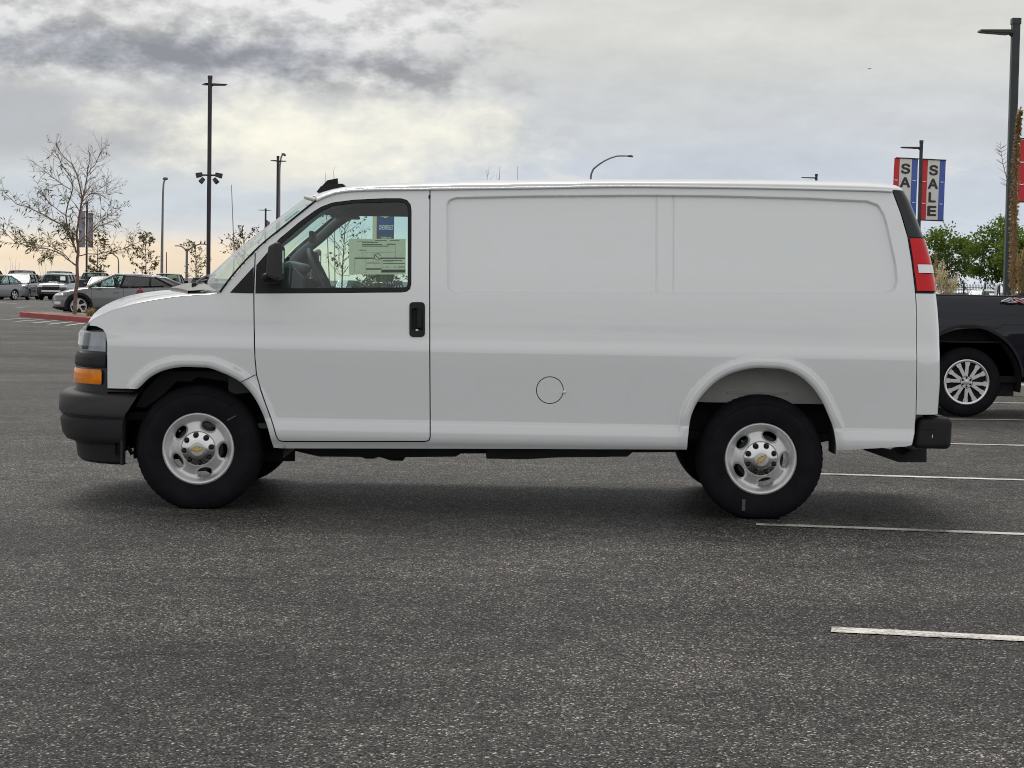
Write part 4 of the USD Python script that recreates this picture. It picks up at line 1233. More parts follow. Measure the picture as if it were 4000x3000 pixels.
# ------------------------------------------------------------------ other vehicles
def to_man(m):
    v, f, _ = meshkit.arrays(m)
    t = trimesh.Trimesh(v, f, process=True)
    t.merge_vertices()
    if t.volume < 0:
        t.invert()
    return manifold3d.Manifold(manifold3d.Mesh(np.asarray(t.vertices, np.float32), np.asarray(t.faces, np.uint32)))


def man_box(lo, hi):
    lo, hi = np.array(lo, float), np.array(hi, float)
    return manifold3d.Manifold.cube(tuple(hi - lo)).translate(tuple(lo))


def man_cyl(cx, cz, r, y0, y1, n=40):
    return manifold3d.Manifold.cylinder(y1 - y0, r, r, n).rotate((-90, 0, 0)).translate((cx, y0, cz))


def spokes(R, kind):
    """Wheel face outline in its own plane."""
    hub = Point(0, 0).buffer(R * .27, 20)
    bars = [hub]
    if kind == 'six':
        for k in range(6):
            a = math.radians(90 + 60 * k + 12)
            for s in (-1, 1):
                p0 = np.array([math.cos(a + s * .34), math.sin(a + s * .34)]) * R * .25
                p1 = np.array([math.cos(a + s * .13), math.sin(a + s * .13)]) * R * .30
                p2 = np.array([math.cos(a + s * .24), math.sin(a + s * .24)]) * R * .96
                bars.append(LineString([p1, p2]).buffer(R * .08, 4, cap_style=2))
                w = np.array([math.cos(a + s * .24), math.sin(a + s * .24)])
                t = np.array([-w[1], w[0]])
                bars.append(Polygon([w * R * .98 + t * R * .12, w * R * .82 + t * R * .11, w * R * .64, w * R * .82 - t * R * .11, w * R * .98 - t * R * .12]))
    elif kind == 'blade':
        for k in range(5):
            a = math.radians(74 + 72 * k)
            pts = []
            for (rr, da, db) in ((.22, -.45, .45), (.55, -.02, .34), (.80, .08, .42), (.97, .0, .62)):
                pts.append((rr, a + da, a + db))
            poly = [(R * r_ * math.cos(x), R * r_ * math.sin(x)) for r_, x, _ in pts] + [(R * r_ * math.cos(x), R * r_ * math.sin(x)) for r_, _, x in pts[::-1]]
            bars.append(Polygon(poly).buffer(0))
    else:
        for k in range(5):
            a = math.radians(90 + 72 * k)
            w = np.array([math.cos(a), math.sin(a)]); t = np.array([-w[1], w[0]])
            bars.append(Polygon([w * R * .2 + t * R * .13, w * R * .97 + t * R * .16, w * R * .97 - t * R * .16, w * R * .2 - t * R * .13]))
    return shapely.union_all(bars)


_wheel_cache = {}


def wheel_meshes(R, rim, kind, w=.24, fine=True):
    key = (R, rim, kind, fine)
    if key not in _wheel_cache:
        seg = 64 if fine else 28
        ty = revolve([(rim, .03), (rim + .02, .008), (R * .80, 0), (R * .93, .018), (R * .985, .05), (R, w / 2), (R * .985, w - .05), (R * .93, w - .018), (R * .8, w), (rim, w - .02)], seg)
        lip = revolve([(rim + .006, .016), (rim - .004, .010), (rim - .022, .018), (rim - .028, .05), (rim - .02, w - .04)], seg)
        fc = spokes(rim - .012, kind).intersection(Point(0, 0).buffer(rim - .012, 24))
        if kind == 'six':
            fc = fc.difference(shapely.union_all([Point(.165 * rim / .215 * .0 + rim * .27 * .72 * math.cos(t), rim * .27 * .72 * math.sin(t)).buffer(rim * .05, 8) for t in np.radians(30 + 60 * np.arange(6))]))
        face = extrude_xz(fc, .022, .050)
        back = revolve([(0, .085), (rim - .02, .085)], seg)
        cap_ = revolve([(0, .012), (rim * .12, .013), (rim * .135, .022)], 20)
        _wheel_cache[key] = (ty, lip, face, back, cap_)
    return _wheel_cache[key]


light_glass = pbr('vehicle_lamp_clear', (.62, .64, .66), .12, coat=1.0, var=.3, scale=25)
dark_lamp = pbr('vehicle_lamp_dark', (.045, .04, .045), .15, coat=1.0)
seat_mat = pbr('car_seat', (.035, .035, .037), .8)
plate_mat = pbr('dealer_plate', (.55, .57, .60), .5)
seam_mat = pbr('panel_gap', (.008, .008, .009), .6)


class Car:
    """Builds a vehicle around its own origin: x to the front, y to the left, z up; parts are conforming pieces of one lofted body."""

    def __init__(s, root, paint, L, W, zb, top, cab, belt_in=.02, H=1.6, axf=1.35, axr=-1.35, wr=.34, rim=.225, kind='five', cladding=None, arch=1.13, bed=None,
                 pillars=(), pillar_mat=None, glassm=None, rear_glass=None, rear_tuck=.10, front_tuck=.12, nf=2.6, nr=3.2, Lf=.75, Lr=.5, tumble=.14, fine=True, roofm=None, rake=(0, 0), wheelm=None, side_ins=.0, last_panel=False):
        s.r, s.L, s.W, s.H = root, L, W, H
        P = lambda n, m, mt, sm=35, label=None, parent=None: part(parent or root, n, m, mt, sm, label)
        s.P = P
        hw = W / 2
        top = np.array(top, float)
        s.topf = PchipInterpolator(top[::-1, 0], top[::-1, 1]) if top[0, 0] > top[-1, 0] else PchipInterpolator(top[:, 0], top[:, 1])
        xs = np.unique(np.r_[-L / 2 + Lr * (1 - np.cos(np.linspace(0, PI / 2, 12))), np.linspace(-L / 2 + Lr, L / 2 - Lf, 40 if fine else 22), L / 2 - Lf * (1 - np.cos(np.linspace(0, PI / 2, 14)))])
        rings = []
        for x in xs:
            t = np.clip((x - (L / 2 - Lf)) / Lf, 0, .995)
            q = np.clip((-L / 2 + Lr - x) / Lr, 0, .995)
            pw = (1 - t ** nf) ** (1 / nf) * (1 - q ** nr) ** (1 / nr)
            w = hw * (.25 + .75 * pw)
            zt = float(s.topf(x))
            b = zb + front_tuck * max(0, t) ** 2 + rear_tuck * q ** 2
            zt = max(zt, b + .12)
            # ends round over
            rt = (max(t, q)) ** 8 * .05
            hgt = zt - b
            half = [(0, b), (w * .86, b), (w * .955, b + .05), (w * .985, b + .30 * hgt), (w, b + .52 * hgt), (w * .992, b + .70 * hgt), (w * .968, zt - .14 * min(hgt, 1)), (w * .94, zt - .05), (w * .90, zt - .015), (w * .80, zt + .0), (w * .4, zt + .02), (0, zt + .026)]
            ring = [(x, yy, zz) for yy, zz in half] + [(x, -yy, zz) for yy, zz in half[-2:0:-1]]
            rings.append(ring)
        body = to_man(loft(np.array(rings), True, True))
        s.full = body
        cuts = []
        for ax in (axf, axr):
            for y0, y1 in ((-hw - .1, -hw + .34), (hw - .34, hw + .1)):
                cuts.append(man_cyl(ax, wr, wr * arch, y0, y1, 48 if fine else 26) + man_box((ax - wr * arch, y0, -.2), (ax + wr * arch, y1, wr * .7)))
        if bed:
            cuts.append(man_box((bed[0], -hw + .12, bed[2]), (bed[1], hw - .12, 3)))
        for cc in cuts:
            body = body - cc
        # hollow cabin under the glass
        body = body - man_box((cab[3][0] + .15, -hw + .16, cab[0][1] - .45), (cab[0][0] - .30, hw - .16, 3.0)) if cab else body
        s.body = body
        s.bodyp = P('body', body, paint, 32)
        if cladding:
            ring_ = []
            for ax in (axf, axr):
                k = (man_cyl(ax, wr, wr * arch + cladding, -hw - .2, hw + .2, 48) + man_box((ax - wr * arch - cladding, -hw - .2, -.2), (ax + wr * arch + cladding, hw + .2, wr)))
                piece = s.skin(k, 1.012)
                for cc in cuts:
                    piece = piece - cc
                P('wheel_arch_cladding', piece, black_plastic, 32)
            sill = s.skin(man_box((axr + wr * arch, -hw - .2, 0), (axf - wr * arch, hw + .2, zb + .14)), 1.008)
            P('sill_cladding', sill, black_plastic, 32)
        # wheels
        ty, lip, face, back, cap_ = wheel_meshes(wr, rim, kind, .24, fine)
        for ax in (axf, axr):
            for sg in (-1, 1):
                f = (lambda m: m) if sg < 0 else (lambda m: mirror_y(m, 0))
                off = (ax, -hw + .025 + side_ins, wr)
                w = P('wheel', f(move(ty, off)), rubber, 40)
                P('rim', f(move(cat_(lip, face), off)), wheelm or alloy, 30, parent=w)
                P('wheel_back', f(move(back, off)), under_black, 30, parent=w)
                P('hub_cap', f(move(cap_, off)), chrome, 30, parent=w)
        P('axle_beam', bx((axr - .05, -hw + .2, wr - .05), (axr + .05, hw - .2, wr + .05)), under_black, False)
        P('floor_pan', bx((-L / 2 + .35, -hw + .30, zb - .03), (L / 2 - .35, hw - .30, zb + .04)), under_black, False)
        if not cab:
            return
        # greenhouse: corners (x, z) of windshield foot, roof front, roof rear, rear foot
        (x0, z0), (x1, z1), (x2, z2), (x3, z3) = cab
        wb, wt = hw * .91, hw * .91 - tumble
        s.wb, s.wt = wb, wt

        def wl(x, up, side):
            """Point on the greenhouse side surface: x given at belt (up=0) .. roof (up=1)."""
            return None
        # roof panel
        n = 14
        tt = np.linspace(0, 1, n)
        roof_rows = []
        for t in tt:
            x = x1 + (x2 - x1) * t
            z = z1 + (z2 - z1) * t + .045 * math.sin(PI * t) ** .8
            ww = wt * (1 - .06 * (2 * t - 1) ** 8)
            aa = np.linspace(-1, 1, 13)
            roof_rows.append([[x + (.06 * (1 - a_ * a_) if t < .5 else -.05 * (1 - a_ * a_)) * abs(2 * t - 1) ** 3, ww * a_, z + .035 * (1 - abs(a_) ** 3.0)] for a_ in aa])
        roof_rows = np.array(roof_rows)
        low = roof_rows.copy(); low[..., 2] -= .045
        low[:, :, 1] *= 1.0
        edge_u = np.concatenate([roof_rows[0], roof_rows[1:-1, -1], roof_rows[-1][::-1], roof_rows[1:-1, 0][::-1]])
        edge_l = edge_u - [0, 0, .05]
        P('roof', cat_(flip(loft(roof_rows, False)), loft(low, False), loft(np.stack([edge_u, edge_l]), True)), roofm or paint, 40)
        g = glassm or car_glass
        rg = rear_glass or g
        s.side_pt = lambda xb_, xt_, u, sg: np.array([xb_ + (xt_ - xb_) * u, sg * (wb + (wt - wb) * u + .035 * math.sin(PI * u)), z0 + (z_at(xb_ + (xt_ - xb_) * u) - z0) * u])

        def z_at(x):
            return float(np.interp(x, [x2, x1], [z2, z1]))

        def band(xb, xt, side, nn=5):
            """Edge line from belt to roof."""
            us = np.linspace(0, 1, nn)
            zb_ = np.interp(xb, [x3, x0], [z3, z0])
            zt_ = np.interp(xt, [x2, x1], [z2, z1])
            return np.array([[xb + (xt - xb) * u, side * (wb + (wt - wb) * u + .03 * math.sin(PI * u)), zb_ + (zt_ - zb_) * u] for u in us])

        xt0, xt1 = x1, x2
        for sg in (-1, 1):
            e = [(x0, x1)] + list(pillars) + [(x3, x2)]
            for i in range(len(e) - 1):
                last_ = last_panel and i == len(e) - 2
                a, b = band(*e[i], sg), band(*e[i + 1], sg)
                gr = np.stack([a * (1 - t) + b * t for t in np.linspace(0, 1, 6)])
                gr[..., 1] -= sg * .008
                P('quarter_panel' if last_ else 'side_window', loft(gr, False) if sg < 0 else flip(loft(gr, False)), paint if last_ else (rg if i >= 1 and rear_glass else g), True)
            for i, (xb_, xt_) in enumerate(e):
                ln = band(xb_, xt_, sg, 6)
                r_ = .035 if 0 < i < len(e) - 1 else .045
                P('pillar', tube(ln, r_, 8), (pillar_mat if (pillar_mat and 0 < i < len(e) - 1) else paint), True)
            # belt moulding and roof edge
            P('belt_trim', tube(np.array([band(xb_, xt_, sg, 2)[0] + [0, sg * .012, .0] for xb_, xt_ in e]), .018, 6), black_trim, True)
            P('roof_edge', tube(np.array([band(xb_, xt_, sg, 2)[1] + [0, 0, -.004] for xb_, xt_ in e]), .03, 6), roofm or paint, True)
        # windshield and rear window
        for nm, xb_, zb_, xt_, zt_, bul, gm in (('windshield', x0, z0, x1, z1, .10, g), ('rear_window', x3, z3, x2, z2, -.06, rg)):
            aa = np.linspace(-1, 1, 11)
            gr = np.array([[[xb_ + (xt_ - xb_) * u + bul * (1 - a_ * a_), (wb + (wt - wb) * u) * a_, zb_ + (zt_ - zb_) * u + .02 * (1 - a_ * a_)] for a_ in aa] for u in np.linspace(0, 1, 5)])
            m = loft(gr, False)
            P(nm, m if nm == 'windshield' else flip(m), gm, True)
            setattr(s, nm, gr)
        # inside: seats
        sx = x0 - (x0 - x3) * .42 if not bed else x0 - (x0 - x3) * .5
        zfl = z0 - .40
        for y in (-.38, .38):
            st = P('seat', rbox((sx - .1, y - .25, zfl), (sx + .45, y + .25, zfl + .14), .04), seat_mat, 40)
            P('seat_back', rhull([[sx - .08, y - .2, zfl + .1], [sx - .08, y + .2, zfl + .1], [sx - .2, y - .17, z0 + .13], [sx - .2, y + .17, z0 + .13]], .05), seat_mat, 40, parent=st)
            P('headrest', rbox((sx - .28, y - .13, z0 + .18), (sx - .19, y + .13, z0 + .33), .03), seat_mat, 40, parent=st)
        P('dashboard', rbox((x0 - .62, -hw + .2, z0 - .3), (x0 - .12, hw - .2, z0 + .01), .05), seat_mat, 40)
        s.mirrors(x0, z0, paint)

    def mirrors(s, x0, z0, paint, dx=.38):
        for sg in (-1, 1):
            y = sg * (s.W / 2 + .02)
            m = s.P('door_mirror', rhull([[x0 - dx, y, z0 + .04], [x0 - dx, y + sg * .16, z0 + .05], [x0 - dx - .03, y + sg * .02, z0 + .14], [x0 - dx - .03, y + sg * .16, z0 + .14], [x0 - dx + .08, y + sg * .08, z0 + .08]], .035), black_plastic, 40)

    def skin(s, region, k=1.006):
        """The piece of the body's surface inside a region, standing a little proud of it."""
        c0 = np.array([0, 0, .6])
        return s.full.translate(tuple(-c0)).scale((k, k, k)).translate(tuple(c0)) ^ region

    def inlay(s, name, lo, hi, mat, k=1.004, both=True, label=None, parent=None):
        out = None
        for sg in ((1, -1) if both else (1,)):
            l, h = list(lo), list(hi)
            if sg < 0:
                l[1], h[1] = -hi[1], -lo[1]
            m = s.skin(man_box(l, h), k)
            if m.num_tri():
                out = s.P(name, m, mat, 30, label, parent)
        return out

    def seams(s, xs, z0, z1):
        for x in xs:
            m = s.skin(man_box((x - .006, -s.W, z0), (x + .006, s.W, z1)), 1.0016)
            s.P('door_gap', m, seam_mat, False)

    def handles(s, pts, mat):
        for x, z in pts:
            for sg in (-1, 1):
                y = sg * (s.W / 2 * .99)
                s.P('door_handle', rbox((x - .09, min(y - .012, y + .012), z - .014), (x + .09, max(y - .012, y + .012), z + .014), .009), mat, 40)

    def sticker(s, frac=.22):
        gr = s.windshield
        i0 = 7
        q = gr[1:4, i0:i0 + 3] + [.006, 0, .006]
        s.P('windshield_sticker', loft(q, False), plate_mat, True)


silver = pbr('silver_paint', (.135, .14, .147), .30, metal=.35, coat=1.0)
grey_paint = pbr('grey_paint', (.20, .205, .215), .30, metal=.4, coat=1.0)
black_paint = pbr('black_paint', (.0025, .003, .006), .3, coat=1.0, spec=.0)
dark_paint = pbr('dark_paint', (.012, .012, .016), .3, coat=1.0)
red_paint = pbr('red_paint', (.16, .012, .02), .3, coat=1.0)
suv_white = pbr('suv_white_paint', (.62, .63, .63), .35, coat=1.0)

# ---- silver crossover beyond the kerb island
root = thing('silver_crossover', 'silver crossover car side-on behind the red-kerbed tree island', 'car', (0, 0, 0), 0)
ca = Car(root, silver, 4.54, 1.82, .20, [(2.27, .62), (2.22, .72), (2.05, .80), (1.75, .90), (1.2, 1.00), (.95, 1.03), (.2, 1.035), (-.9, 1.07), (-1.6, 1.10), (-2.0, 1.10), (-2.20, 1.02), (-2.27, .86)],
         [(1.08, 1.03), (.18, 1.47), (-1.50, 1.385), (-2.14, 1.13)], H=1.56, axf=1.40, axr=-1.30, wr=.365, rim=.268, kind='blade', cladding=.055, arch=1.16, pillars=((-.02, -.15), (-1.0, -1.02), (-1.74, -1.18)), last_panel=True,
         pillar_mat=black_trim, rear_glass=privacy_glass, rear_tuck=.14, front_tuck=.10, Lf=.62, Lr=.55, tumble=.17)
ca.inlay('headlight', (1.92, .50, .73), (2.3, .95, .785), light_glass)
ca.inlay('headlight_strip', (1.70, .55, .70), (2.3, .95, .728), dark_lamp, 1.0035)
ca.inlay('fog_light', (2.0, .55, .42), (2.3, .85, .52), light_glass)
ca.inlay('grille', (2.0, -.45, .42), (2.4, .45, .66), black_trim, 1.005, False)
ca.inlay('bumper_skirt', (1.85, -.95, .10), (2.4, .95, .34), black_plastic, 1.008, False)
ca.inlay('tail_light', (-2.4, .45, .93), (-1.86, .95, 1.02), dark_lamp, 1.006)
ca.inlay('rear_bumper_trim', (-2.4, -.95, .15), (-1.9, .95, .50), black_plastic, 1.008, False)
ca.seams((.98, -.10, -1.12), .36, 1.06)
ca.handles(((.14, .86), (-.92, .88)), silver)
ca.P('roof_rail', cat_(tube([[.1, .62, 1.49], [0, .64, 1.52], [-.7, .64, 1.51], [-1.4, .62, 1.44]], .014, 8), tube([[.1, -.62, 1.49], [0, -.64, 1.52], [-.7, -.64, 1.51], [-1.4, -.62, 1.44]], .014, 8)), alloy, True)
ca.P('rear_spoiler', rhull([[-1.48, .5, 1.39], [-1.48, -.5, 1.39], [-1.76, .48, 1.345], [-1.76, -.48, 1.345]], .025), silver, 40)
SD = 66.0
sp = at_d(307, 1196, SD)
yaw_s = math.atan2(-.21, -.98)
loc = np.array([sp[0], sp[1] , ground_z(sp[1])])
fw = np.array([math.cos(yaw_s), math.sin(yaw_s)])
left = np.array([-fw[1], fw[0]])
# the front wheel on the camera's side stands at the measured place; the camera sees its left side
loc[:2] -= fw * 1.40 + left * .88
root.GetOrderedXformOps()[0].Set(Gf.Vec3d(*map(float, loc)))
root.AddRotateZOp().Set(math.degrees(yaw_s))

# ---- black pickup at the right edge
bt = thing('black_pickup_truck', 'black pickup truck with four-wheel-drive decal, its rear half showing behind the van', 'pickup truck', (0, 0, 0))
bp = Car(bt, black_paint, 5.45, 1.90, .42, [(2.72, .95), (2.66, 1.05), (2.3, 1.14), (1.5, 1.20), (.9, 1.22), (-.2, 1.30), (-.5, 1.385), (-2.3, 1.395), (-2.70, 1.39)],
         [(1.35, 1.22), (.70, 1.78), (-.26, 1.78), (-.46, 1.31)], H=1.8, axf=1.85, axr=-1.56, wr=.395, rim=.252, kind='six', cladding=.03, arch=1.58, bed=(-2.62, -.62, .85), pillars=((.46, .36),), pillar_mat=black_trim,
         rear_tuck=.06, front_tuck=.08, Lf=.5, Lr=.16, nr=5, nf=4, tumble=.13)
bp.inlay('tail_light', (-2.9, .70, .90), (-2.66, 1.0, 1.28), red_lens)
bp.inlay('bed_rail_cap', (-2.70, .84, 1.375), (-.55, 1.0, 1.45), black_trim, 1.004)
bp.inlay('body_crease', (-2.6, .5, 1.165), (-.55, 1.2, 1.175), black_gloss, 1.004)
bp.seams((-.54,), .45, 1.4)
bp.P('rear_bumper', rbox((-2.84, -.90, .46), (-2.66, .90, .64), .04), chrome, 40)
bp.P('tailgate_handle', rbox((-2.75, -.12, 1.10), (-2.70, .12, 1.18), .02), black_plastic, 40)
bp.inlay('headlight', (2.4, .55, .85), (2.8, .95, 1.0), light_glass)
bp.P('exhaust_tip', tube([[-2.0, -.62, .44], [-2.35, -.72, .42]], .035, 12), chrome, True)
for ax_ in (1.85, -1.56):
    ln_ = arch_liner(ax_, .378, .62, -.90, -.58)
    bp.P('wheel_arch_liner', ln_, under_black, 40); bp.P('wheel_arch_liner', mirror_y(ln_, 0), under_black, 40)
bp.P('bed_floor', bx((-2.6, -.8, .84), (-.64, .8, .86)), black_plastic, False)
# 4X4 decal on the bed side
dec_w = pbr('decal_white', (.68, .66, .66), .4)
dec_r = pbr('decal_red', (.40, .03, .05), .4)
dec_g = pbr('decal_grey', (.10, .11, .13), .4)


def text_poly(txt, h, bold=True):
    tm_ = meshkit.text_mesh(txt, h, .002, bold)
    v_, f_ = tm_.vertices, tm_.faces
    up_ = np.abs(tm_.face_normals[:, 2] - 1) < 1e-3
    return shapely.union_all([Polygon(v_[t][:, :2]) for t in f_[up_]]).buffer(0)


def decal(parent, nm, poly, x0, y, z0, t, mat):
    g = affinity.translate(poly, x0, z0)
    return part(parent, nm, extrude_xz(g, y - t, y), mat, 30)


TX, TY, TZ = 5.143 + 1.56, 9.98 + .95, 0.0
dx0 = at_y(3914, 1180, 9.98)
xx = dx0[0] - TX
yd = -.95 * 0.999
txp = 0.0
for i, (ch, mt) in enumerate((('4', dec_g), ('X', dec_r), ('4', dec_g))):
    gp = affinity.skew(affinity.scale(text_poly(ch, .047), 3.4, 1.0, origin=(0, 0)), 24, 0, origin=(0, 0))
    gp = affinity.translate(gp, -gp.bounds[0], 0)
    z0d = float(dx0[2]) - .002
    d_ = decal(bp.bodyp, 'decal_outline', gp.buffer(.0045), xx + txp, -.928, z0d, .03, dec_w)
    decal(bp.bodyp, 'decal_letter', gp.buffer(-.0005), xx + txp, -.928, z0d, .032, mt)
    txp += gp.bounds[2] - .012
bt.GetOrderedXformOps()[0].Set(Gf.Vec3d(TX, TY, TZ))


# ---- rows of parked cars far off at the left
def place_car(root, px, py, depth, yaw, dz=0.0):
    w = at_d(px, py, depth)
    root.GetOrderedXformOps()[0].Set(Gf.Vec3d(float(w[0]), float(w[1]), float(ground_z(w[1])) + dz))
    root.AddRotateZOp().Set(math.degrees(yaw))


def facing(px, turn):
    """Yaw that points a car's nose at the camera, turned by `turn` radians (positive shows its left side)."""
    w = at_d(px, 1100, 100.0) - EYE
    return math.atan2(-w[1], -w[0]) + turn


mv = thing('grey_minivan', 'silver-grey minivan facing the camera, left of the dark suv', 'minivan')
c1 = Car(mv, grey_paint, 5.1, 1.98, .20, [(2.55, .72), (2.48, .86), (2.2, .98), (1.6, 1.08), (.6, 1.12), (-2.2, 1.14), (-2.52, 1.02)], [(1.55, 1.10), (.55, 1.66), (-2.0, 1.68), (-2.45, 1.16)], H=1.74, axf=1.55, axr=-1.45, wr=.35, rim=.235,
         pillars=((.30, .18), (-.8, -.85), (-1.7, -1.68)), pillar_mat=black_trim, fine=False, Lf=.6, tumble=.20)
c1.inlay('grille', (2.0, -.42, .58), (2.7, .42, .80), black_trim, 1.006, False)
c1.inlay('headlight', (1.9, .46, .76), (2.7, 1.0, .88), dark_lamp, 1.006)
c1.inlay('lower_intake', (2.0, -.55, .28), (2.7, .55, .40), black_trim, 1.006, False)
c1.inlay('chrome_strip', (2.0, -.75, .42), (2.7, .75, .45), chrome, 1.007, False)
c1.sticker()
place_car(mv, 78, 1100, 128, facing(78, -.22))

sv = thing('dark_suv', 'dark-nosed suv with pale bumper bar and roof rails, right behind the bare tree trunk', 'suv')
c2 = Car(sv, dark_paint, 4.8, 1.92, .30, [(2.4, .85), (2.34, 1.0), (2.1, 1.10), (1.3, 1.16), (.7, 1.18), (-2.1, 1.20), (-2.38, 1.1)], [(1.12, 1.18), (.62, 1.70), (-1.95, 1.72), (-2.28, 1.22)], H=1.8, axf=1.42, axr=-1.38, wr=.38, rim=.22,
         pillars=((.02, -.02), (-1.0, -1.02)), pillar_mat=black_trim, fine=False, Lf=.45, nf=4, tumble=.15, roofm=suv_white)
c2.inlay('bumper_bar', (2.0, -.62, .56), (2.7, .62, .68), suv_white, 1.012, False)
c2.inlay('headlight', (1.9, .55, .88), (2.7, 1.0, 1.02), light_glass, 1.006)
c2.inlay('grille_bar', (2.0, -.5, .93), (2.7, .5, .96), chrome, 1.008, False)
c2.inlay('grille', (2.0, -.54, .70), (2.7, .54, .92), black_trim, 1.006, False)
c2.P('hood_scoop', rbox((1.35, -.3, 1.15), (1.75, .3, 1.22), .03), suv_white, 40)
for sg in (-1, 1):
    c2.P('roof_rail', tube([[.5, sg * .66, 1.74], [.35, sg * .68, 1.80], [-1.7, sg * .68, 1.80], [-1.9, sg * .66, 1.74]], .02, 6), chrome, True)
c2.sticker()
place_car(sv, 228, 1100, 128, facing(228, -.20))

wc_ = thing('white_parked_car', 'pale car facing the camera, half hidden by the silver crossover hood', 'car')
c3 = Car(wc_, suv_white, 4.7, 1.85, .20, [(2.35, .68), (2.28, .82), (2.0, .92), (1.3, 1.0), (.8, 1.02), (-2.0, 1.05), (-2.33, .95)], [(1.3, 1.02), (.4, 1.56), (-1.5, 1.58), (-2.2, 1.08)], H=1.62, axf=1.4, axr=-1.4, wr=.34, rim=.22,
         pillars=((.1, 0), (-.9, -.95)), pillar_mat=black_trim, fine=False, tumble=.18)
c3.inlay('headlight', (1.9, .46, .70), (2.7, 1.0, .82), light_glass, 1.006)
c3.inlay('grille', (2.0, -.42, .42), (2.7, .42, .68), black_trim, 1.006, False)
c3.sticker()
place_car(wc_, 402, 1100, 128, facing(402, -.12))

lc = thing('dark_silver_car', 'dark silver car cut off by the left edge of the picture, beside the minivan', 'car')
c4 = Car(lc, grey_paint, 4.5, 1.82, .2, [(2.25, .66), (2.18, .78), (1.9, .88), (1.3, .96), (.8, .98), (-1.9, 1.02), (-2.22, .92)], [(1.25, .98), (.35, 1.52), (-1.2, 1.54), (-2.05, 1.04)], H=1.58, axf=1.35, axr=-1.32, wr=.34, rim=.24,
         pillars=((.08, 0), (-.9, -.95)), pillar_mat=black_trim, fine=False, tumble=.18)
c4.inlay('headlight', (1.7, .46, .70), (2.7, 1.0, .80), light_glass, 1.006)
c4.inlay('grille', (2.0, -.5, .36), (2.7, .5, .62), black_trim, 1.006, False)
place_car(lc, -40, 1100, 122, facing(-40, -.75))


def far_pickup(name, label, paint, rack=False):
    t = thing(name, label, 'pickup truck', group=None)
    k = Car(t, paint, 5.7, 1.98, .42, [(2.85, 1.0), (2.78, 1.12), (2.3, 1.20), (1.5, 1.24), (.9, 1.26), (-.6, 1.30), (-.95, 1.36), (-2.82, 1.38)], [(1.35, 1.25), (.65, 1.86), (-.65, 1.86), (-.88, 1.34)], H=1.9, axf=1.9, axr=-1.7, wr=.40, rim=.24,
            bed=(-2.72, -1.0, .9), pillars=((.3, .22),), pillar_mat=black_trim, fine=False, Lf=.5, Lr=.16, nr=5, nf=4, tumble=.17)
    k.inlay('tail_light', (-3, .74, .95), (-2.78, 1.1, 1.3), red_lens)
    k.P('rear_bumper', rbox((-2.98, -.95, .48), (-2.80, .95, .66), .04), chrome, 40)
    k.P('third_stop_lamp', rbox((-.72, -.18, 1.80), (-.66, .18, 1.84), .01), red_lens, 40)
    if rack:
        k.P('roof_rack', cat_(tube([[-.4, -.72, 1.86], [-.4, -.72, 2.02], [-.4, .72, 2.02], [-.4, .72, 1.86]], .03, 6), tube([[.4, -.72, 1.86], [.4, -.72, 2.0], [.4, .72, 2.0], [.4, .72, 1.86]], .03, 6)), black_trim, True)
    return t


def backing(px, turn):
    return facing(px, turn) + PI


p1_ = far_pickup('red_pickup_truck', 'dark red pickup seen from behind, above the grey minivan roof', red_paint)
place_car(p1_, 86, 1100, 141, backing(86, -.18), .12)
p2_ = far_pickup('dark_pickup_truck', 'near-black pickup seen from behind, above the suv with roof rails', dark_paint)
place_car(p2_, 232, 1100, 141, backing(232, -.18), .10)
p3_ = far_pickup('dark_pickup_truck', 'near-black pickup with a roof rack, right of the bare tree trunk', dark_paint, True)
place_car(p3_, 373, 1100, 141, backing(373, -.18), .05)
p4_ = dup(p1_, (0, 0, 0), 0, 'dark red pickup at the left edge, only its mirror side in view')
w = at_d(-46, 1100, 141)
p4_.ClearXformOpOrder()
for op in list(p4_.GetPrim().GetAttributes()):
    pass
p4_.GetPrim().RemoveProperty('xformOp:translate')
p4_.AddTranslateOp().Set(Gf.Vec3d(float(w[0]), float(w[1]), float(ground_z(w[1])) + .1))
p4_.AddRotateZOp().Set(math.degrees(backing(-46, -.18)))


def place_dup(src, px, depth, yaw, dz, label):
    w = at_d(px, 1100, depth)
    return dup(src, (w[0], w[1], ground_z(w[1]) + dz), yaw, label)


d5 = place_dup(p2_, 660, 141, backing(660, -.22), .05, 'near-black pickup whose roof shows above the crossover rear window')
d6 = place_dup(p2_, 800, 150, backing(800, -.22), -.12, 'near-black pickup just left of the van wipers, only roof in view')
d7 = place_dup(c3.r, 492, 150, facing(492, -.1), .30, 'pale car whose roof only peeks above the crossover windshield')

# cars seen through the van's cab
wp = thing('white_truck', 'white truck facing the camera, seen through the van cab windows', 'truck')
c5 = Car(wp, suv_white, 5.4, 1.98, .40, [(2.7, .9), (2.62, 1.05), (2.2, 1.14), (1.5, 1.18), (.9, 1.2), (-.6, 1.22), (-2.66, 1.26)], [(1.3, 1.2), (.6, 1.72), (-.65, 1.74), (-.9, 1.26)], H=1.8, axf=1.75, axr=-1.6, wr=.39, rim=.24,
         bed=(-2.6, -1.0, .9), pillars=((.3, .22),), pillar_mat=black_trim, fine=False, Lf=.5, nf=4, Lr=.16, nr=5, tumble=.2)
c5.inlay('headlight', (2.2, .55, .85), (2.9, 1.0, 1.0), light_glass, 1.006)
c5.inlay('grille', (2.2, -.5, .6), (2.9, .5, .98), black_trim, 1.006, False)
place_car(wp, 1365, 1100, 134, facing(1365, -.0), -.05)
d8 = place_dup(c2.r, 1500, 120, facing(1500, -.2), -.22, 'dark suv seen through the van cab, beside the white truck')

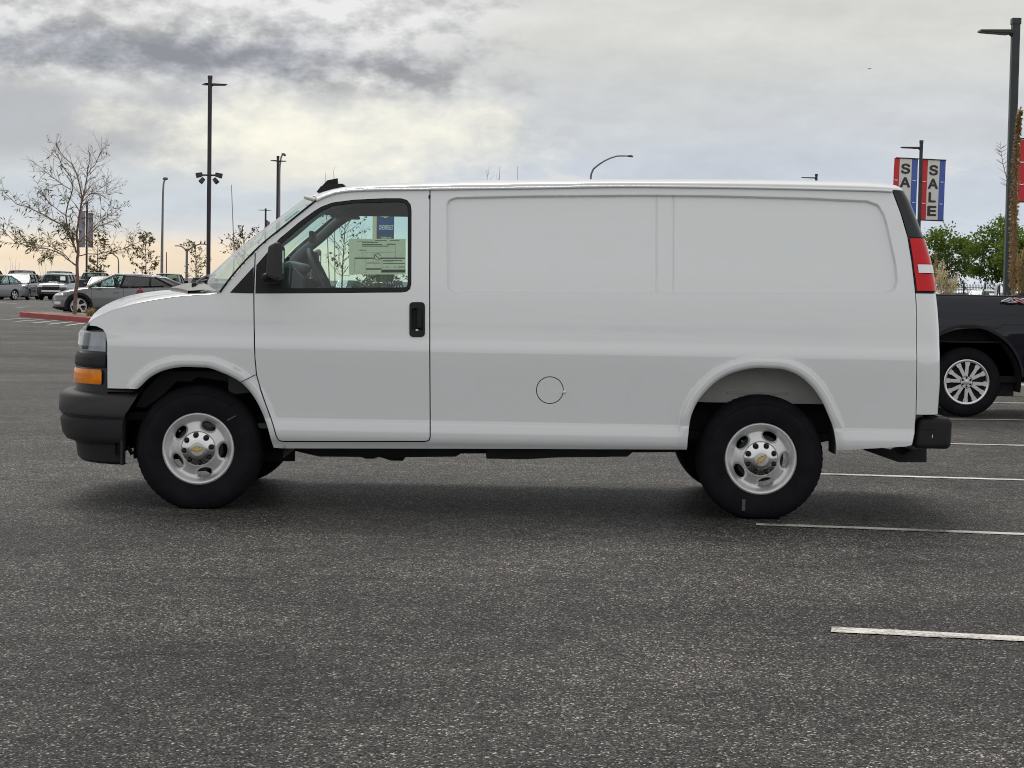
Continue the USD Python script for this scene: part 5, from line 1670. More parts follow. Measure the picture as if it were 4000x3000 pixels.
# white cars beyond the black pickup bed
ws_ = thing('white_sedan', 'white sedan whose roof shows over the black pickup bed beside the tail light', 'car')
c6 = Car(ws_, suv_white, 4.7, 1.82, .2, [(2.35, .62), (2.28, .74), (1.9, .84), (1.1, .92), (.7, .95), (-1.6, 1.0), (-2.1, 1.02), (-2.33, .9)], [(1.05, .95), (.1, 1.40), (-1.05, 1.40), (-1.85, 1.02)], H=1.45, axf=1.42, axr=-1.4, wr=.33, rim=.22,
         pillars=((-.12, -.2), (-1.0, -.98)), pillar_mat=black_trim, tumble=.2, fine=False)
c6.inlay('headlight', (1.7, .5, .62), (2.6, 1.0, .74), light_glass, 1.006)
c6.inlay('tail_light', (-2.6, .5, .78), (-2.0, 1.0, .92), red_lens, 1.006)
c6.seams((.9, -.1, -1.1), .3, 1.0)
w = at_d(3515, 1140, 44.0)
ws_.GetOrderedXformOps()[0].Set(Gf.Vec3d(float(w[0]) + .30, float(w[1]), .08))
d9 = place_dup(wc_, 3845, 106, facing(3845, 0), .05, 'white car seen end-on over the pickup bed near the big lamp post')

# ------------------------------------------------------------------ kerb island with the bare tree
kerb_red = pbr('red_kerb_paint', (.30, .022, .030), .55, var=.35, scale=2.2, bump=.002, bscale=60)
kerb_grey = pbr('concrete_kerb', (.36, .34, .30), .8, var=.2, scale=3, bump=.002, bscale=80)
soil = pbr('island_soil', (.13, .105, .08), .9, var=.5, scale=3.5, bump=.02, bscale=14)
k0, k1 = on_ground(66, 1238, -.02), on_ground(330, 1259, .0)
dirk = (k1 - k0)[:2] / np.linalg.norm((k1 - k0)[:2])
nrk = np.array([-dirk[1], dirk[0]]); nrk = nrk if nrk[1] > 0 else -nrk
isl = thing('kerb_island', 'low soil island edged by a red-painted kerb at the left, under the bare tree', 'traffic island')
KL, KW, KH = 11.5, 4.6, .16
seg_e = np.r_[np.arange(0, KL, 3.05), KL]


def kerb_seg(a, b, w=.16, gap=.006, round_=.015):
    """One kerb stone between two ground points, its outer face along a-b."""
    a, b = np.array(a), np.array(b)
    d = (b - a) / np.linalg.norm(b - a)
    n = np.array([-d[1], d[0]])
    a, b = a + d * gap, b - d * gap
    z0 = float(ground_z(a[1]))
    base = [(*p, z0 + zz) for p in (a, b, a + n * w, b + n * w) for zz in (0.0, KH - round_)]
    topp = [(*(p + n * o), z0 + KH) for p, o in ((a, round_), (b, round_), (a + n * w, -round_), (b + n * w, -round_))]
    return hull(base + topp)


o2 = k0[:2]
corners = [o2 + dirk * .35, o2 + dirk * KL, o2 + dirk * KL + nrk * KW, o2 + nrk * KW + dirk * .35, ]
for i in range(len(seg_e) - 1):
    part(isl, 'kerb_stone', kerb_seg(o2 + dirk * max(seg_e[i], .35), o2 + dirk * seg_e[i + 1]), kerb_red, 30)
end_pts = [o2 + dirk * .35, o2 + dirk * .06 + nrk * .12, o2 - dirk * .05 + nrk * .42, o2 - dirk * .05 + nrk * (KW - .4), o2 + dirk * .3 + nrk * KW]
for a, b in zip(end_pts[:-1], end_pts[1:]):
    part(isl, 'kerb_stone', kerb_seg(b, a, gap=.0), kerb_red, 30)
for i in range(len(seg_e) - 1):
    part(isl, 'kerb_stone', kerb_seg(o2 + dirk * seg_e[i + 1] + nrk * KW, o2 + dirk * max(seg_e[i], .3) + nrk * KW), kerb_red, 30)
gxs = np.linspace(.1, KL, 60); gys = np.linspace(.12, KW - .12, 26)
gg = np.array([[[*(o2 + dirk * x + nrk * y), float(ground_z((o2 + dirk * x + nrk * y)[1])) + .10] for y in gys] for x in gxs])
gg[..., 2] += .07 * meshkit.fbm(gg * [1.6, 1.6, 0], 4, 3) + np.random.default_rng(2).random(gg.shape[:2]) * .02
ms = loft(gg, False)
ms = flip(ms) if np.cross(gg[1, 0] - gg[0, 0], gg[0, 1] - gg[0, 0])[2] < 0 else ms
part(isl, 'soil_bed', ms if np.cross(gg[1, 0] - gg[0, 0], gg[0, 1] - gg[0, 0])[2] > 0 else ms, soil, True)
# hatched paint in front of it
hatch = [((0, 1186 + 8), (52, 1186 + 6)), ((-20, 1250), (118, 1243)), ((60, 1256), (170, 1248)), ((130, 1262), (226, 1252)), ((190, 1267), (282, 1257)), ((258, 1272), (330, 1262)), ((330, 1276), (385, 1268))]
for i, (a, b) in enumerate(hatch[1:]):
    A, B = on_ground(*a), on_ground(*b)
    tag(part(None, 'hatch_stripe', ground_strip(A, B, .12), line_paint, False),
        ['leftmost white hatching stripe before the red kerb end', 'second white hatching stripe from the left before the red kerb', 'middle left white hatching stripe before the red kerb', 'middle right white hatching stripe before the red kerb', 'white hatching stripe before the red kerb close to the van hood', 'last white hatching stripe, partly behind the van hood'][i], 'road marking')
A, B = on_ground(61, 1196), on_ground(108, 1192)
tag(part(None, 'bay_line', ground_strip(A, B, .14), line_paint, False), 'short pale line on the asphalt between minivan and kerb island', 'road marking')
A, B = on_ground(-30, 1168), on_ground(66, 1177)
tag(part(None, 'bay_line', ground_strip(A, B, .14), line_paint, False), 'pale line on the asphalt under the car at the left edge', 'road marking')


# ------------------------------------------------------------------ plants
bark = pbr('brown_bark', (.15, .092, .075), .85, var=.4, scale=9, bump=.006, bscale=40)
bark_far = pbr('grey_brown_bark', (.11, .085, .07), .85, var=.3, scale=9)
leaf_olive = leaf('olive_leaves', [(.085, .105, .03), (.15, .15, .045), (.23, .19, .07), (.10, .115, .036)], .55)
leaf_autumn = leaf('autumn_leaves', [(.12, .10, .03), (.24, .13, .045), (.17, .15, .05), (.09, .09, .03), (.28, .18, .07)], .5)
leaf_green = leaf('green_leaves', [(.09, .14, .02), (.16, .225, .035), (.12, .18, .026), (.21, .265, .055), (.11, .155, .025)], .66)
straw = leaf('straw_blades', [(.36, .27, .13), (.46, .37, .20), (.27, .20, .09), (.40, .34, .2)], .35)
plume_m = leaf('pale_plumes', [(.52, .46, .30), (.62, .56, .40), (.44, .38, .22)], .4)
husk = leaf('dried_husks', [(.30, .20, .095), (.42, .30, .16), (.20, .13, .065), (.50, .39, .23)], .25)


def grow(rng, start, d, length, r0, level, max_level, twigs, wiggle=.12, up=.05, kids=(4, 7), ratio=.55, spread=.8, n=7, r_end=.35):
    """Appends branch polylines (points, radii) to twigs."""
    p, d = np.array(start, float), np.array(d, float)
    pts = [p.copy()]
    for i in range(n):
        d = d + rng.normal(0, wiggle, 3) + [0, 0, up]
        d /= np.linalg.norm(d)
        p = p + d * length / n
        pts.append(p.copy())
    pts = np.array(pts)
    rad = r0 * np.linspace(1, r_end, len(pts))
    twigs.append((pts, rad, level))
    if level >= max_level:
        return
    for k in range(rng.integers(*kids)):
        t = rng.uniform(.25, 1.0)
        i = min(int(t * n), n - 1)
        q = pts[i] + (pts[i + 1] - pts[i]) * (t * n - i)
        dd = pts[i + 1] - pts[i]; dd /= np.linalg.norm(dd)
        sidev = np.cross(dd, rng.normal(0, 1, 3)); sidev /= np.linalg.norm(sidev) + 1e-9
        nd = dd * rng.uniform(.55, 1.0) + sidev * spread * rng.uniform(.6, 1.1)
        nd /= np.linalg.norm(nd)
        grow(rng, q, nd, length * ratio * rng.uniform(.65, 1.25) * (1.15 - .5 * t), max(rad[i] * .6, .004), level + 1, max_level, twigs, wiggle * 1.1, up, kids, ratio, spread, max(n - 1, 4), r_end)


def twig_mesh(twigs, sides=(8, 6, 4, 3, 3)):
    return cat_(*[tube(p, r, sides[min(l, 4)], False) for p, r, l in twigs])


def leaves_at(rng, pos, dirs, size, aspect=.35, droop=.5):
    """Two-triangle folded leaves at the positions."""
    n = len(pos)
    L = size * rng.uniform(.6, 1.35, n)[:, None]
    d = dirs + rng.normal(0, .6, (n, 3)) - np.array([0, 0, droop])
    d /= np.linalg.norm(d, axis=1, keepdims=True)
    s = np.cross(d, rng.normal(0, 1, (n, 3))); s /= np.linalg.norm(s, axis=1, keepdims=True)
    a, b = pos, pos + d * L
    m = (a + b) / 2
    w = s * L * aspect / 2
    nrm = np.cross(d, s) * L * .08
    v = np.stack([a, m + w + nrm, b, m - w + nrm], 1).reshape(-1, 3)
    i = np.arange(n)[:, None] * 4
    f = np.concatenate([i + [0, 1, 2], i + [0, 2, 3]], 1).reshape(-1, 3)
    return v, f


def leaf_spots(rng, twigs, levels, per, keep=None):
    P, D = [], []
    for p, r, l in twigs:
        if l in levels:
            n = rng.poisson(per)
            for _ in range(n):
                t = rng.uniform(.2, 1.0) * (len(p) - 1.001)
                i = int(t)
                q = p[i] + (p[i + 1] - p[i]) * (t - i)
                if keep is None or rng.random() < keep(q):
                    P.append(q); D.append((p[i + 1] - p[i]) / np.linalg.norm(p[i + 1] - p[i]))
    return np.array(P), np.array(D)


# the bare tree at the left: main limbs follow the photograph, at their own depths
TD = 62.6
tree_base = at_d(291, 1229, TD)
bare = thing('bare_tree', 'sparse half-bare tree with reddish trunk growing from the red-kerbed island', 'tree')
rng = np.random.default_rng(11)
limb_px = [  # (points in the picture, depth offset at the tip in metres, base radius)
    ([(291, 1232), (296, 1150), (302, 1080), (304, 1035), (305, 990), (302, 940)], 0.0, .085),
    ([(302, 945), (300, 905), (308, 862), (314, 815), (318, 770), (310, 720), (300, 680), (280, 640), (245, 610), (222, 570)], .6, .050),
    ([(313, 830), (322, 775), (335, 720), (345, 660), (352, 600), (345, 588)], -.8, .036),
    ([(335, 715), (352, 665), (372, 640), (395, 590), (400, 578)], .5, .024),
    ([(304, 990), (285, 950), (272, 905), (265, 890)], -.4, .045),
    ([(265, 890), (258, 840), (268, 790), (283, 740), (282, 700), (250, 660), (230, 620), (210, 575)], -1.0, .032),
    ([(266, 892), (225, 870), (180, 845), (120, 815), (70, 795), (45, 778), (15, 748)], .9, .034),
    ([(302, 1040), (262, 1010), (225, 985), (170, 970), (120, 962), (60, 945), (30, 920), (8, 895)], -.9, .030),
    ([(300, 1040), (275, 1020), (240, 985), (215, 970), (160, 960), (95, 940)], .8, .022),
    ([(304, 948), (330, 925), (352, 905), (385, 885), (420, 870), (455, 862)], .8, .028),
    ([(305, 1000), (340, 993), (380, 992), (420, 985), (470, 975), (505, 960), (522, 940)], -.6, .024),
    ([(350, 905), (395, 860), (430, 840), (455, 825), (474, 808)], -1.0, .018),
    ([(316, 800), (345, 765), (380, 745), (410, 720), (425, 690)], 1.1, .020),
    ([(275, 740), (240, 720), (200, 690), (165, 660), (130, 632)], 1.0, .020),
    ([(260, 845), (215, 810), (175, 775), (150, 725), (145, 712)], -1.1, .018),
    ([(318, 770), (360, 755), (400, 758), (430, 748), (455, 735)], .2, .014)]
twigs = []
for (pp, dd, r0) in limb_px:
    pp = spline(pp, 14)
    t = np.linspace(0, 1, len(pp))
    root_d = 0.0
    r0 = r0 * .8
    pts = at_d(pp[:, 0], pp[:, 1], TD + dd * t ** 1.3)
    pts += np.r_[[[0, 0, 0]], rng.normal(0, .012, (len(pts) - 1, 3))]
    rad = r0 * np.linspace(1, .30 if r0 < .05 else .62, len(pts))
    twigs.append((pts, rad, 0 if r0 > .045 else 1))
    if r0 > .05:
        continue
    nb = int(15 + 260 * r0)
    for k in range(nb):
        tt = rng.uniform(.15, 1.0)
        i = min(int(tt * 13), 12)
        q = pts[i] + (pts[i + 1] - pts[i]) * (tt * 13 - i)
        dv = pts[i + 1] - pts[i]; dv /= np.linalg.norm(dv)
        sv = np.cross(dv, rng.normal(0, 1, 3)); sv /= np.linalg.norm(sv)
        nd = dv * rng.uniform(.5, 1.0) + sv * .7 + [0, 0, .25]
        nd /= np.linalg.norm(nd)
        grow(rng, q, nd, rng.uniform(.35, .95) * (1.1 - .4 * tt), max(rad[i] * .45, .0075), 2, 3, twigs, .16, .04, (2, 5), .55, .7, 6, .4)
part(bare, 'trunk', twig_mesh([t for t in twigs if t[2] < 2]), bark, True)
part(bare, 'branches', twig_mesh([t for t in twigs if t[2] >= 2]), pbr('twig_bark', (.26, .19, .16), .85, var=.3, scale=6), True)
zmid = tree_base[2]
P_, D_ = leaf_spots(rng, twigs, (2, 3), 3.4, lambda q: np.clip(1.25 - (q[2] - 1.6) / 2.4, .10, 1) * (.5 + .7 * (q[0] < tree_base[0])))
part(bare, 'leaves', leaves_at(rng, P_, D_, .17, .20, .9), leaf_olive, False, kind='stuff')


def small_tree(name, label, px, py_base, py_top, depth, width, mat, nleaf, seed, leaf_size, lean=0.0, dense=1.0, cat='tree', trunk_r=.04, crown_from=.3, group=None):
    rng = np.random.default_rng(seed)
    b = at_d(px, py_base, depth)
    top = at_d(px, py_top, depth)
    z0 = float(ground_z(b[1]))
    h = top[2] - z0
    t = thing(name, label, cat, (b[0], b[1], z0), 0, group)
    tw = []
    grow(rng, (0, 0, 0), (lean, 0, 1), h * .92, trunk_r, 0, 0, tw, .03, .10, n=10, r_end=.25)
    main = tw[0][0]
    for k in range(int(26 * dense)):
        s = rng.uniform(crown_from, 1.0)
        i = min(int(s * 10), 9)
        q = main[i] + (main[i + 1] - main[i]) * (s * 10 - i)
        a = rng.uniform(0, 2 * PI)
        prof = math.sin(PI * min(max((s - crown_from + .08) / (1.12 - crown_from), 0), 1)) ** .6
        d = np.array([math.cos(a), math.sin(a), rng.uniform(.35, 1.1)]); d /= np.linalg.norm(d)
        grow(rng, q, d, width * .55 * prof * rng.uniform(.6, 1.15), trunk_r * .3, 1, 2, tw, .14, .05, (2, 5), .5, .8, 5, .4)
    part(t, 'trunk', twig_mesh(tw[:1]), bark_far, True)
    part(t, 'branches', twig_mesh(tw[1:], (6, 4, 3, 3)), bark_far, True)
    P, D = leaf_spots(rng, tw, (1, 2), nleaf)
    part(t, 'leaves', leaves_at(rng, P, D, leaf_size, .55, .4), mat, False, kind='stuff')
    return t


small_tree('young_tree', 'young leafy tree behind the bare tree, right of its trunk', 376, 1068, 905, 150, 2.6, leaf_autumn, 6.4, 21, .20, trunk_r=.065)
small_tree('young_tree', 'young tree standing alone left of the grey street light', 572, 1075, 902, 150, 2.5, leaf_autumn, 6.720000000000001, 22, .20, trunk_r=.065)
small_tree('young_tree', 'young tree with orange leaves between double street light and dark post', 766, 1080, 935, 165, 2.6, leaf_autumn, 3.84, 23, .20, trunk_r=.065)
small_tree('young_tree', 'young tree just left of the van windshield, beside a thin mast', 952, 1085, 905, 140, 3.6, leaf_autumn, 6.0, 24, .19, lean=-.02, trunk_r=.065)
small_tree('young_tree', 'sparse tree seen through the van cab, its thin trunk left of the paper sticker', 1345, 1110, 745, 62, 2.2, leaf_olive, 1.5, 25, .10, lean=-.05, dense=1.5, trunk_r=.032, crown_from=.3)
small_tree('green_bush', 'bushy shrub seen low through the van cab behind the white truck', 1452, 1110, 1062, 100, 2.4, leaf_olive, 7, 26, .14, dense=1.3, cat='shrub', crown_from=.05)
small_tree('green_bush', 'second shrub seen through the van cab under the paper sticker', 1535, 1110, 1050, 105, 2.2, leaf_olive, 6, 27, .14, dense=1.3, cat='shrub', crown_from=.05)


def round_tree(name, label, px, py_top, py_low, depth, width_px, seed, nclump=95, per=95, trunk_dx=0):
    rng = np.random.default_rng(seed)
    top, low_ = at_d(px, py_top, depth), at_d(px, py_low, depth)
    z0 = float(ground_z(top[1]))
    W = width_px * depth / 7514.0
    cz, hz = (top[2] + low_[2]) / 2 - z0, (top[2] - low_[2]) / 2
    t = thing(name, label, 'tree', (top[0], top[1], z0))
    tw = []
    grow(rng, (0, 0, 0), (trunk_dx, 0, 1), cz, .06, 0, 0, tw, .04, .1, n=6, r_end=.6)
    tipp = tw[0][0][-1]
    cl = []
    while len(cl) < nclump:
        q = rng.uniform(-1, 1, 3)
        rr = np.linalg.norm(q)
        lob = .80 + .30 * meshkit.noise(q[None] / max(rr, .1) * 1.9 + 7, seed)[0]
        if rr < lob and rr > .30:
            cl.append(q * [W / 2, W / 2, hz] + [0, 0, cz])
    cl = np.array(cl)
    for q in cl[::2]:
        s = tw[0][0][rng.integers(3, 7)]
        m = (s + q) / 2 + rng.normal(0, .08, 3)
        tw.append((np.array([s, m, q]), np.array([.022, .014, .006]), 2))
    P = (cl[:, None] + rng.normal(0, .17, (len(cl), per, 3)) * [1, 1, .75]).reshape(-1, 3)
    D = P - [0, 0, cz]; D /= np.linalg.norm(D, axis=1, keepdims=True)
    part(t, 'trunk', twig_mesh(tw[:1]), bark_far, True)
    part(t, 'branches', twig_mesh(tw[1:], (6, 4, 4, 3)), bark_far, True)
    part(t, 'leaves', leaves_at(rng, P, D, .13, .6, .35), leaf_green, False, kind='stuff')
    return t


round_tree('green_tree', 'round green tree behind the fence, just right of the van tail light', 3705, 888, 1120, 78, 245, 31, 84, 52, .05)
round_tree('green_tree', 'green tree behind the tall black lamp post at the right', 3895, 850, 1110, 74, 210, 32, 76, 52)
round_tree('green_tree', 'green tree cut off by the right edge of the picture', 4010, 880, 1150, 70, 200, 33, 76, 52)


def blade_clump(rng, n, h, spread, w, lean=.5):
    """Arching grass blades from one root."""
    vs, fs, k = [], [], 0
    for _ in range(n):
        a = rng.uniform(0, 2 * PI)
        b = np.array([math.cos(a), math.sin(a), 0]) * rng.uniform(0, spread * .25)
        hh = h * rng.uniform(.6, 1.15)
        out = np.array([math.cos(a), math.sin(a), 0]) * rng.uniform(.1, 1) * lean * hh
        t = np.linspace(0, 1, 5)[:, None]
        c_ = b + out * t ** 2 + np.array([0, 0, hh]) * (t - .18 * t ** 3 * lean)
        s = np.array([-math.sin(a), math.cos(a), 0]) * w * .5
        ww = (1 - t ** 2) * .9 + .1
        v = np.concatenate([c_ + s * ww, c_ - s * ww])
        i = np.arange(4)
        f = np.concatenate([np.stack([i, i + 1, i + 6], 1), np.stack([i, i + 6, i + 5], 1)])
        vs.append(v); fs.append(f + k); k += len(v)
    return np.vstack(vs), np.vstack(fs)


def plume(rng, base, d, L, r, n, size):
    t = rng.uniform(0, 1, n)
    prof = np.sin(PI * np.clip(t * .92 + .06, 0, 1)) ** .7
    a = rng.uniform(0, 2 * PI, n)
    off = np.stack([np.cos(a), np.sin(a), np.zeros(n)], 1) * (r * prof * rng.uniform(.2, 1, n))[:, None]
    P = base + d * (t * L)[:, None] + off
    return leaves_at(rng, P, off / (np.linalg.norm(off, axis=1, keepdims=True) + 1e-9) * .6 + d * .9, size, .28, -.1)


def pampas(name, label, px, py_low, py_top, depth, seed, nst, spread_px, plumes=True, blades=120, dz=0.0):
    rng = np.random.default_rng(seed)
    b = at_d(px, py_low, depth)
    z0 = float(ground_z(b[1])) + dz
    h = at_d(px, py_top, depth)[2] - z0
    W = spread_px * depth / 7514.
    t = thing(name, label, 'ornamental grass', (b[0], b[1], z0))
    part(t, 'blades', blade_clump(rng, blades, h * .62, W, .022, .45), straw, False, kind='stuff')
    st, pl = [], []
    for k in range(nst):
        a = rng.uniform(0, 2 * PI)
        tip = np.array([math.cos(a) * W * .5 * rng.uniform(.1, 1), math.sin(a) * W * .4, h * rng.uniform(.72, 1.0)])
        mid = tip * [.35, .35, .55]
        p = np.array([[0, 0, 0], mid, tip])
        st.append(tube(p, [.008, .006, .004], 4, False))
        d = (tip - mid) / np.linalg.norm(tip - mid)
        if plumes:
            pl.append(plume(rng, tip - d * h * .26, d, h * .28, .06, 75, .10))
        else:
            pl.append(plume(rng, tip - d * h * .16, d, h * .16, .02, 40, .06))
    part(t, 'stems', cat_(*st), straw, True)
    part(t, 'plumes', cat_(*pl), plume_m if plumes else straw, False, kind='stuff')
    return t


pampas('pampas_grass', 'pale feathery grass clump between tail light and fence', 3703, 1150, 1015, 53, 41, 12, 105, blades=50)
pampas('tall_grass', 'tan upright grass right behind the van tail light', 3655, 1150, 985, 55, 42, 10, 60, False, 36)
pampas('tall_grass', 'tan upright grass at the right edge beside the shaggy stalk', 3990, 1150, 960, 30, 43, 22, 60, False, 140, .12)


def stalks(label, tops, depth, seed):
    rng = np.random.default_rng(seed)
    b = at_d(np.mean([p[0] for p in tops]), 1100, depth)
    z0 = float(ground_z(b[1]))
    t = thing('thin_stalks', label, 'plant', (b[0], b[1], z0))
    for (x, y, br) in tops:
        tip = at_d(x, y, depth) - [b[0], b[1], z0]
        base = np.array([rng.normal(0, .15), rng.normal(0, .15), 0])
        p = np.array([base, base * .5 + tip * .5 + [rng.normal(0, .05), 0, 0], tip])
        s = part(t, 'stalk', tube(p, [.02, .014, .005], 5, False), bark_far, True)
        tw = []
        for k in range(br):
            q = p[1] + (p[2] - p[1]) * rng.uniform(.3, .95)
            grow(rng, q, (rng.normal(0, .4), rng.normal(0, .4), 1), .35, .006, 2, 2, tw)
        if tw:
            part(s, 'side_twig', twig_mesh(tw), bark_far, True)
    return t


stalks('two thin bare stalks rising over the van roof near its front', [(1902, 664, 6), (1953, 652, 7)], 60, 51)
stalks('single thin stalk leaning over the van roof, right of the stalk pair', [(2022, 650, 2)], 60, 52)
stalks('pair of tiny bare twigs rising just over the van roof antenna', [(1270, 674, 0), (1304, 668, 4)], 60, 55)
stalks('wispy stems behind the red pickup at the left', [(38, 1005, 2), (50, 1020, 2), (63, 1008, 2), (78, 1022, 1), (20, 1038, 1)], 160, 53)
stalks('wispy stems between the red and the near-black pickup', [(150, 1024, 2), (165, 1036, 2), (178, 1030, 2), (205, 1030, 1)], 160, 54)

# the shaggy stalk at the right edge, wrapped in dried husks
SDp = 29.0
rng = np.random.default_rng(61)
stb = at_d(3960, 1190, SDp)
sz0 = .12
sh_t = thing('shaggy_stalk', 'tall shaggy brown dried stalk beside the black lamp post at the right', 'plant', (stb[0], stb[1], sz0))
prof_px = [(3955, 1190, 8), (3957, 1120, 9), (3958, 1040, 11), (3961, 950, 12.5), (3962, 860, 13), (3964, 760, 12), (3967, 660, 10), (3972, 580, 7.5), (3976, 510, 5), (3980, 465, 3), (3986, 430, 1)]
sp_ = np.array([at_d(x, y, SDp) - [stb[0], stb[1], sz0] for x, y, _ in prof_px])
sp_[0, 2] = 0
sr = np.array([r_ for *_, r_ in prof_px]) * SDp / 7514.
part(sh_t, 'stem', tube(sp_, np.maximum(sr * .72, .004), 10), husk, True)
nH = 1500
ti = rng.uniform(0, len(sp_) - 1.001, nH); ii = ti.astype(int); fr = (ti - ii)[:, None]
ctr = sp_[ii] * (1 - fr) + sp_[ii + 1] * fr
rr = sr[ii] * (1 - fr[:, 0]) + sr[ii + 1] * fr[:, 0]
a = rng.uniform(0, 2 * PI, nH)
o_ = np.stack([np.cos(a), np.sin(a), np.zeros(nH)], 1)
part(sh_t, 'husks', leaves_at(rng, ctr + o_ * (rr * .75)[:, None], o_ * .8, .05, .55, .55), husk, False, kind='stuff')
fb0, fb1 = at_d(3958, 770, SDp) - [stb[0], stb[1], sz0], at_d(3908, 552, SDp) - [stb[0], stb[1], sz0]
fcurve = np.array([fb0 * (1 - t) + fb1 * t + np.array([-.05, 0, .04]) * math.sin(PI * t) for t in np.linspace(0, 1, 14)])
fr_tw = [(fcurve, np.linspace(.008, .002, 14), 1)]
for k in range(46):
    t_ = rng.uniform(.05, 1); i = min(int(t_ * 13), 12)
    dd = fcurve[i + 1] - fcurve[i]; dd /= np.linalg.norm(dd)
    nd = dd * .7 + np.array([rng.choice([-1, 1]) * .8, rng.normal(0, .4), -.05])
    grow(rng, fcurve[i], nd / np.linalg.norm(nd), .16 * (1.1 - .5 * t_), .0028, 2, 2, fr_tw, .1, .0, n=4)
part(sh_t, 'dried_frond', twig_mesh(fr_tw), bark_far, True)

# straw tuft on the island, grass in the planter behind the pickup
tuft_b = at_d(352, 1232, 61.0)
tf = thing('straw_tuft', 'straw-coloured grass tuft on the kerb island against the van hood', 'grass tuft', (tuft_b[0], tuft_b[1], .10))
part(tf, 'blades', blade_clump(np.random.default_rng(7), 130, .36, .5, .02, .8), straw, False, kind='stuff')
pk = on_ground(3950, 1547)
plk = thing('planter_kerb', 'pale concrete kerb edging the planter behind the black pickup', 'kerb')
for i in range(6):
    xa = pk[0] - 6.0 + i * 3.0
    part(plk, 'kerb_stone', kerb_seg((xa, pk[1]), (xa + 3.0, pk[1]), .17), kerb_grey, 30)
pl_grid = np.array([[[x, y, .12] for y in np.linspace(pk[1] + .15, pk[1] + 4.0, 14)] for x in np.linspace(pk[0] - 6, pk[0] + 12, 50)])
pl_grid[..., 2] += .05 * meshkit.fbm(pl_grid * 2.0, 3, 5)
tag(part(None, 'planter_bed', loft(pl_grid, False), soil, True), kind='structure')
rng = np.random.default_rng(71)
cl_ = []
for k in range(34):
    cl_.append(move(blade_clump(rng, 46, .42, .4, .016, .9), (pk[0] - 1.0 + rng.uniform(0, 3.6), pk[1] + .35 + rng.uniform(0, .9), .12)))
tag(part(None, 'planter_grass', cat_(*cl_), straw, False), 'dry arching grass in the planter behind the pickup wheel', 'grass', kind='stuff')

# ------------------------------------------------------------------ street lamps, banners, sign, fence, hydrant
pole_dark = pbr('dark_pole_paint', (.018, .014, .018), .45, var=.2, scale=3)
pole_green = pbr('dark_green_pole_paint', (.018, .024, .024), .42, var=.2, scale=3)
pole_grey = pbr('galvanised_steel', (.17, .165, .175), .5, metal=.5, var=.15, scale=2)
banner_red = pbr('banner_red', (.50, .022, .030), .6)
banner_white = pbr('banner_white', (.62, .61, .57), .6)
banner_blue = pbr('banner_blue', (.06, .105, .36), .6)
letter_dark = pbr('banner_letter', (.030, .022, .026), .6)
slit_pale = pbr('banner_slit_flap', (.75, .76, .80), .5)


def square_pole(parent, base, h, w, mat, name='pole'):
    return part(parent, name, rbox((-w / 2, -w / 2, -.1), (w / 2, w / 2, h), w * .1), mat, 40)


def shoebox(parent, x_dir, z, reach, mat, size=(.55, .32, .09)):
    """Flat LED head on a short arm."""
    x_dir = np.array(x_dir, float)
    n = np.array([-x_dir[1], x_dir[0], 0])
    c0 = x_dir * reach
    L, Wd, H = size
    pts = []
    for s_, (hh, zz) in ((0, (H, 0)), (1, (H * .55, H * .2))):
        for q in (-1, 1):
            p = c0 + x_dir * L * s_ + n * q * Wd / 2 * (1 if s_ == 0 else .8)
            pts += [p + [0, 0, z + zz], p + [0, 0, z + zz + hh * .55]]
    h = part(parent, 'lamp_head', hull(pts), mat, 30)
    lens = [p for p in (c0 + x_dir * L * .08 + n * Wd * .4, c0 + x_dir * L * .92 + n * Wd * .3, c0 + x_dir * L * .92 - n * Wd * .3, c0 + x_dir * L * .08 - n * Wd * .4)]
    lens = hull([p + [0, 0, z + H * .02 + (H * .2 if i in (1, 2) else 0) - .004 - k] for i, p in enumerate(lens) for k in (0, .012)])
    part(h, 'led_panel', lens, pbr('led_panel', (.10, .08, .11), .4) if 'led' not in _once else stage.GetPrimAtPath('/World/Looks/led_panel').GetPath(), 30)
    _once.add('led')
    part(h, 'lamp_arm', rhull([x_dir * .02 + [0, 0, z + H * .2], c0 + x_dir * .06 + [0, 0, z + H * .35], x_dir * .02 + [0, 0, z - H * .6]], .03), mat, 40)
    return h


def lamp_post(name, label, px, py_top, depth, w, heads, mat, lean=(0, 0), group=None):
    top = at_d(px, py_top, depth)
    z0 = float(ground_z(top[1]))
    h = top[2] - z0
    t = thing(name, label, 'street lamp', (top[0], top[1], z0), 0, group)
    square_pole(t, None, h, w, mat)
    part(t, 'pole_cap', rbox((-w * .58, -w * .58, h - .02), (w * .58, w * .58, h + .10), .01), mat, 40)
    part(t, 'pole_base', rbox((-w, -w, -.1), (w, w, .5), .03), kerb_grey, 40)
    for (dirn, dz, reach, size) in heads:
        shoebox(t, dirn, h - dz, reach, mat, size)
    return t, h


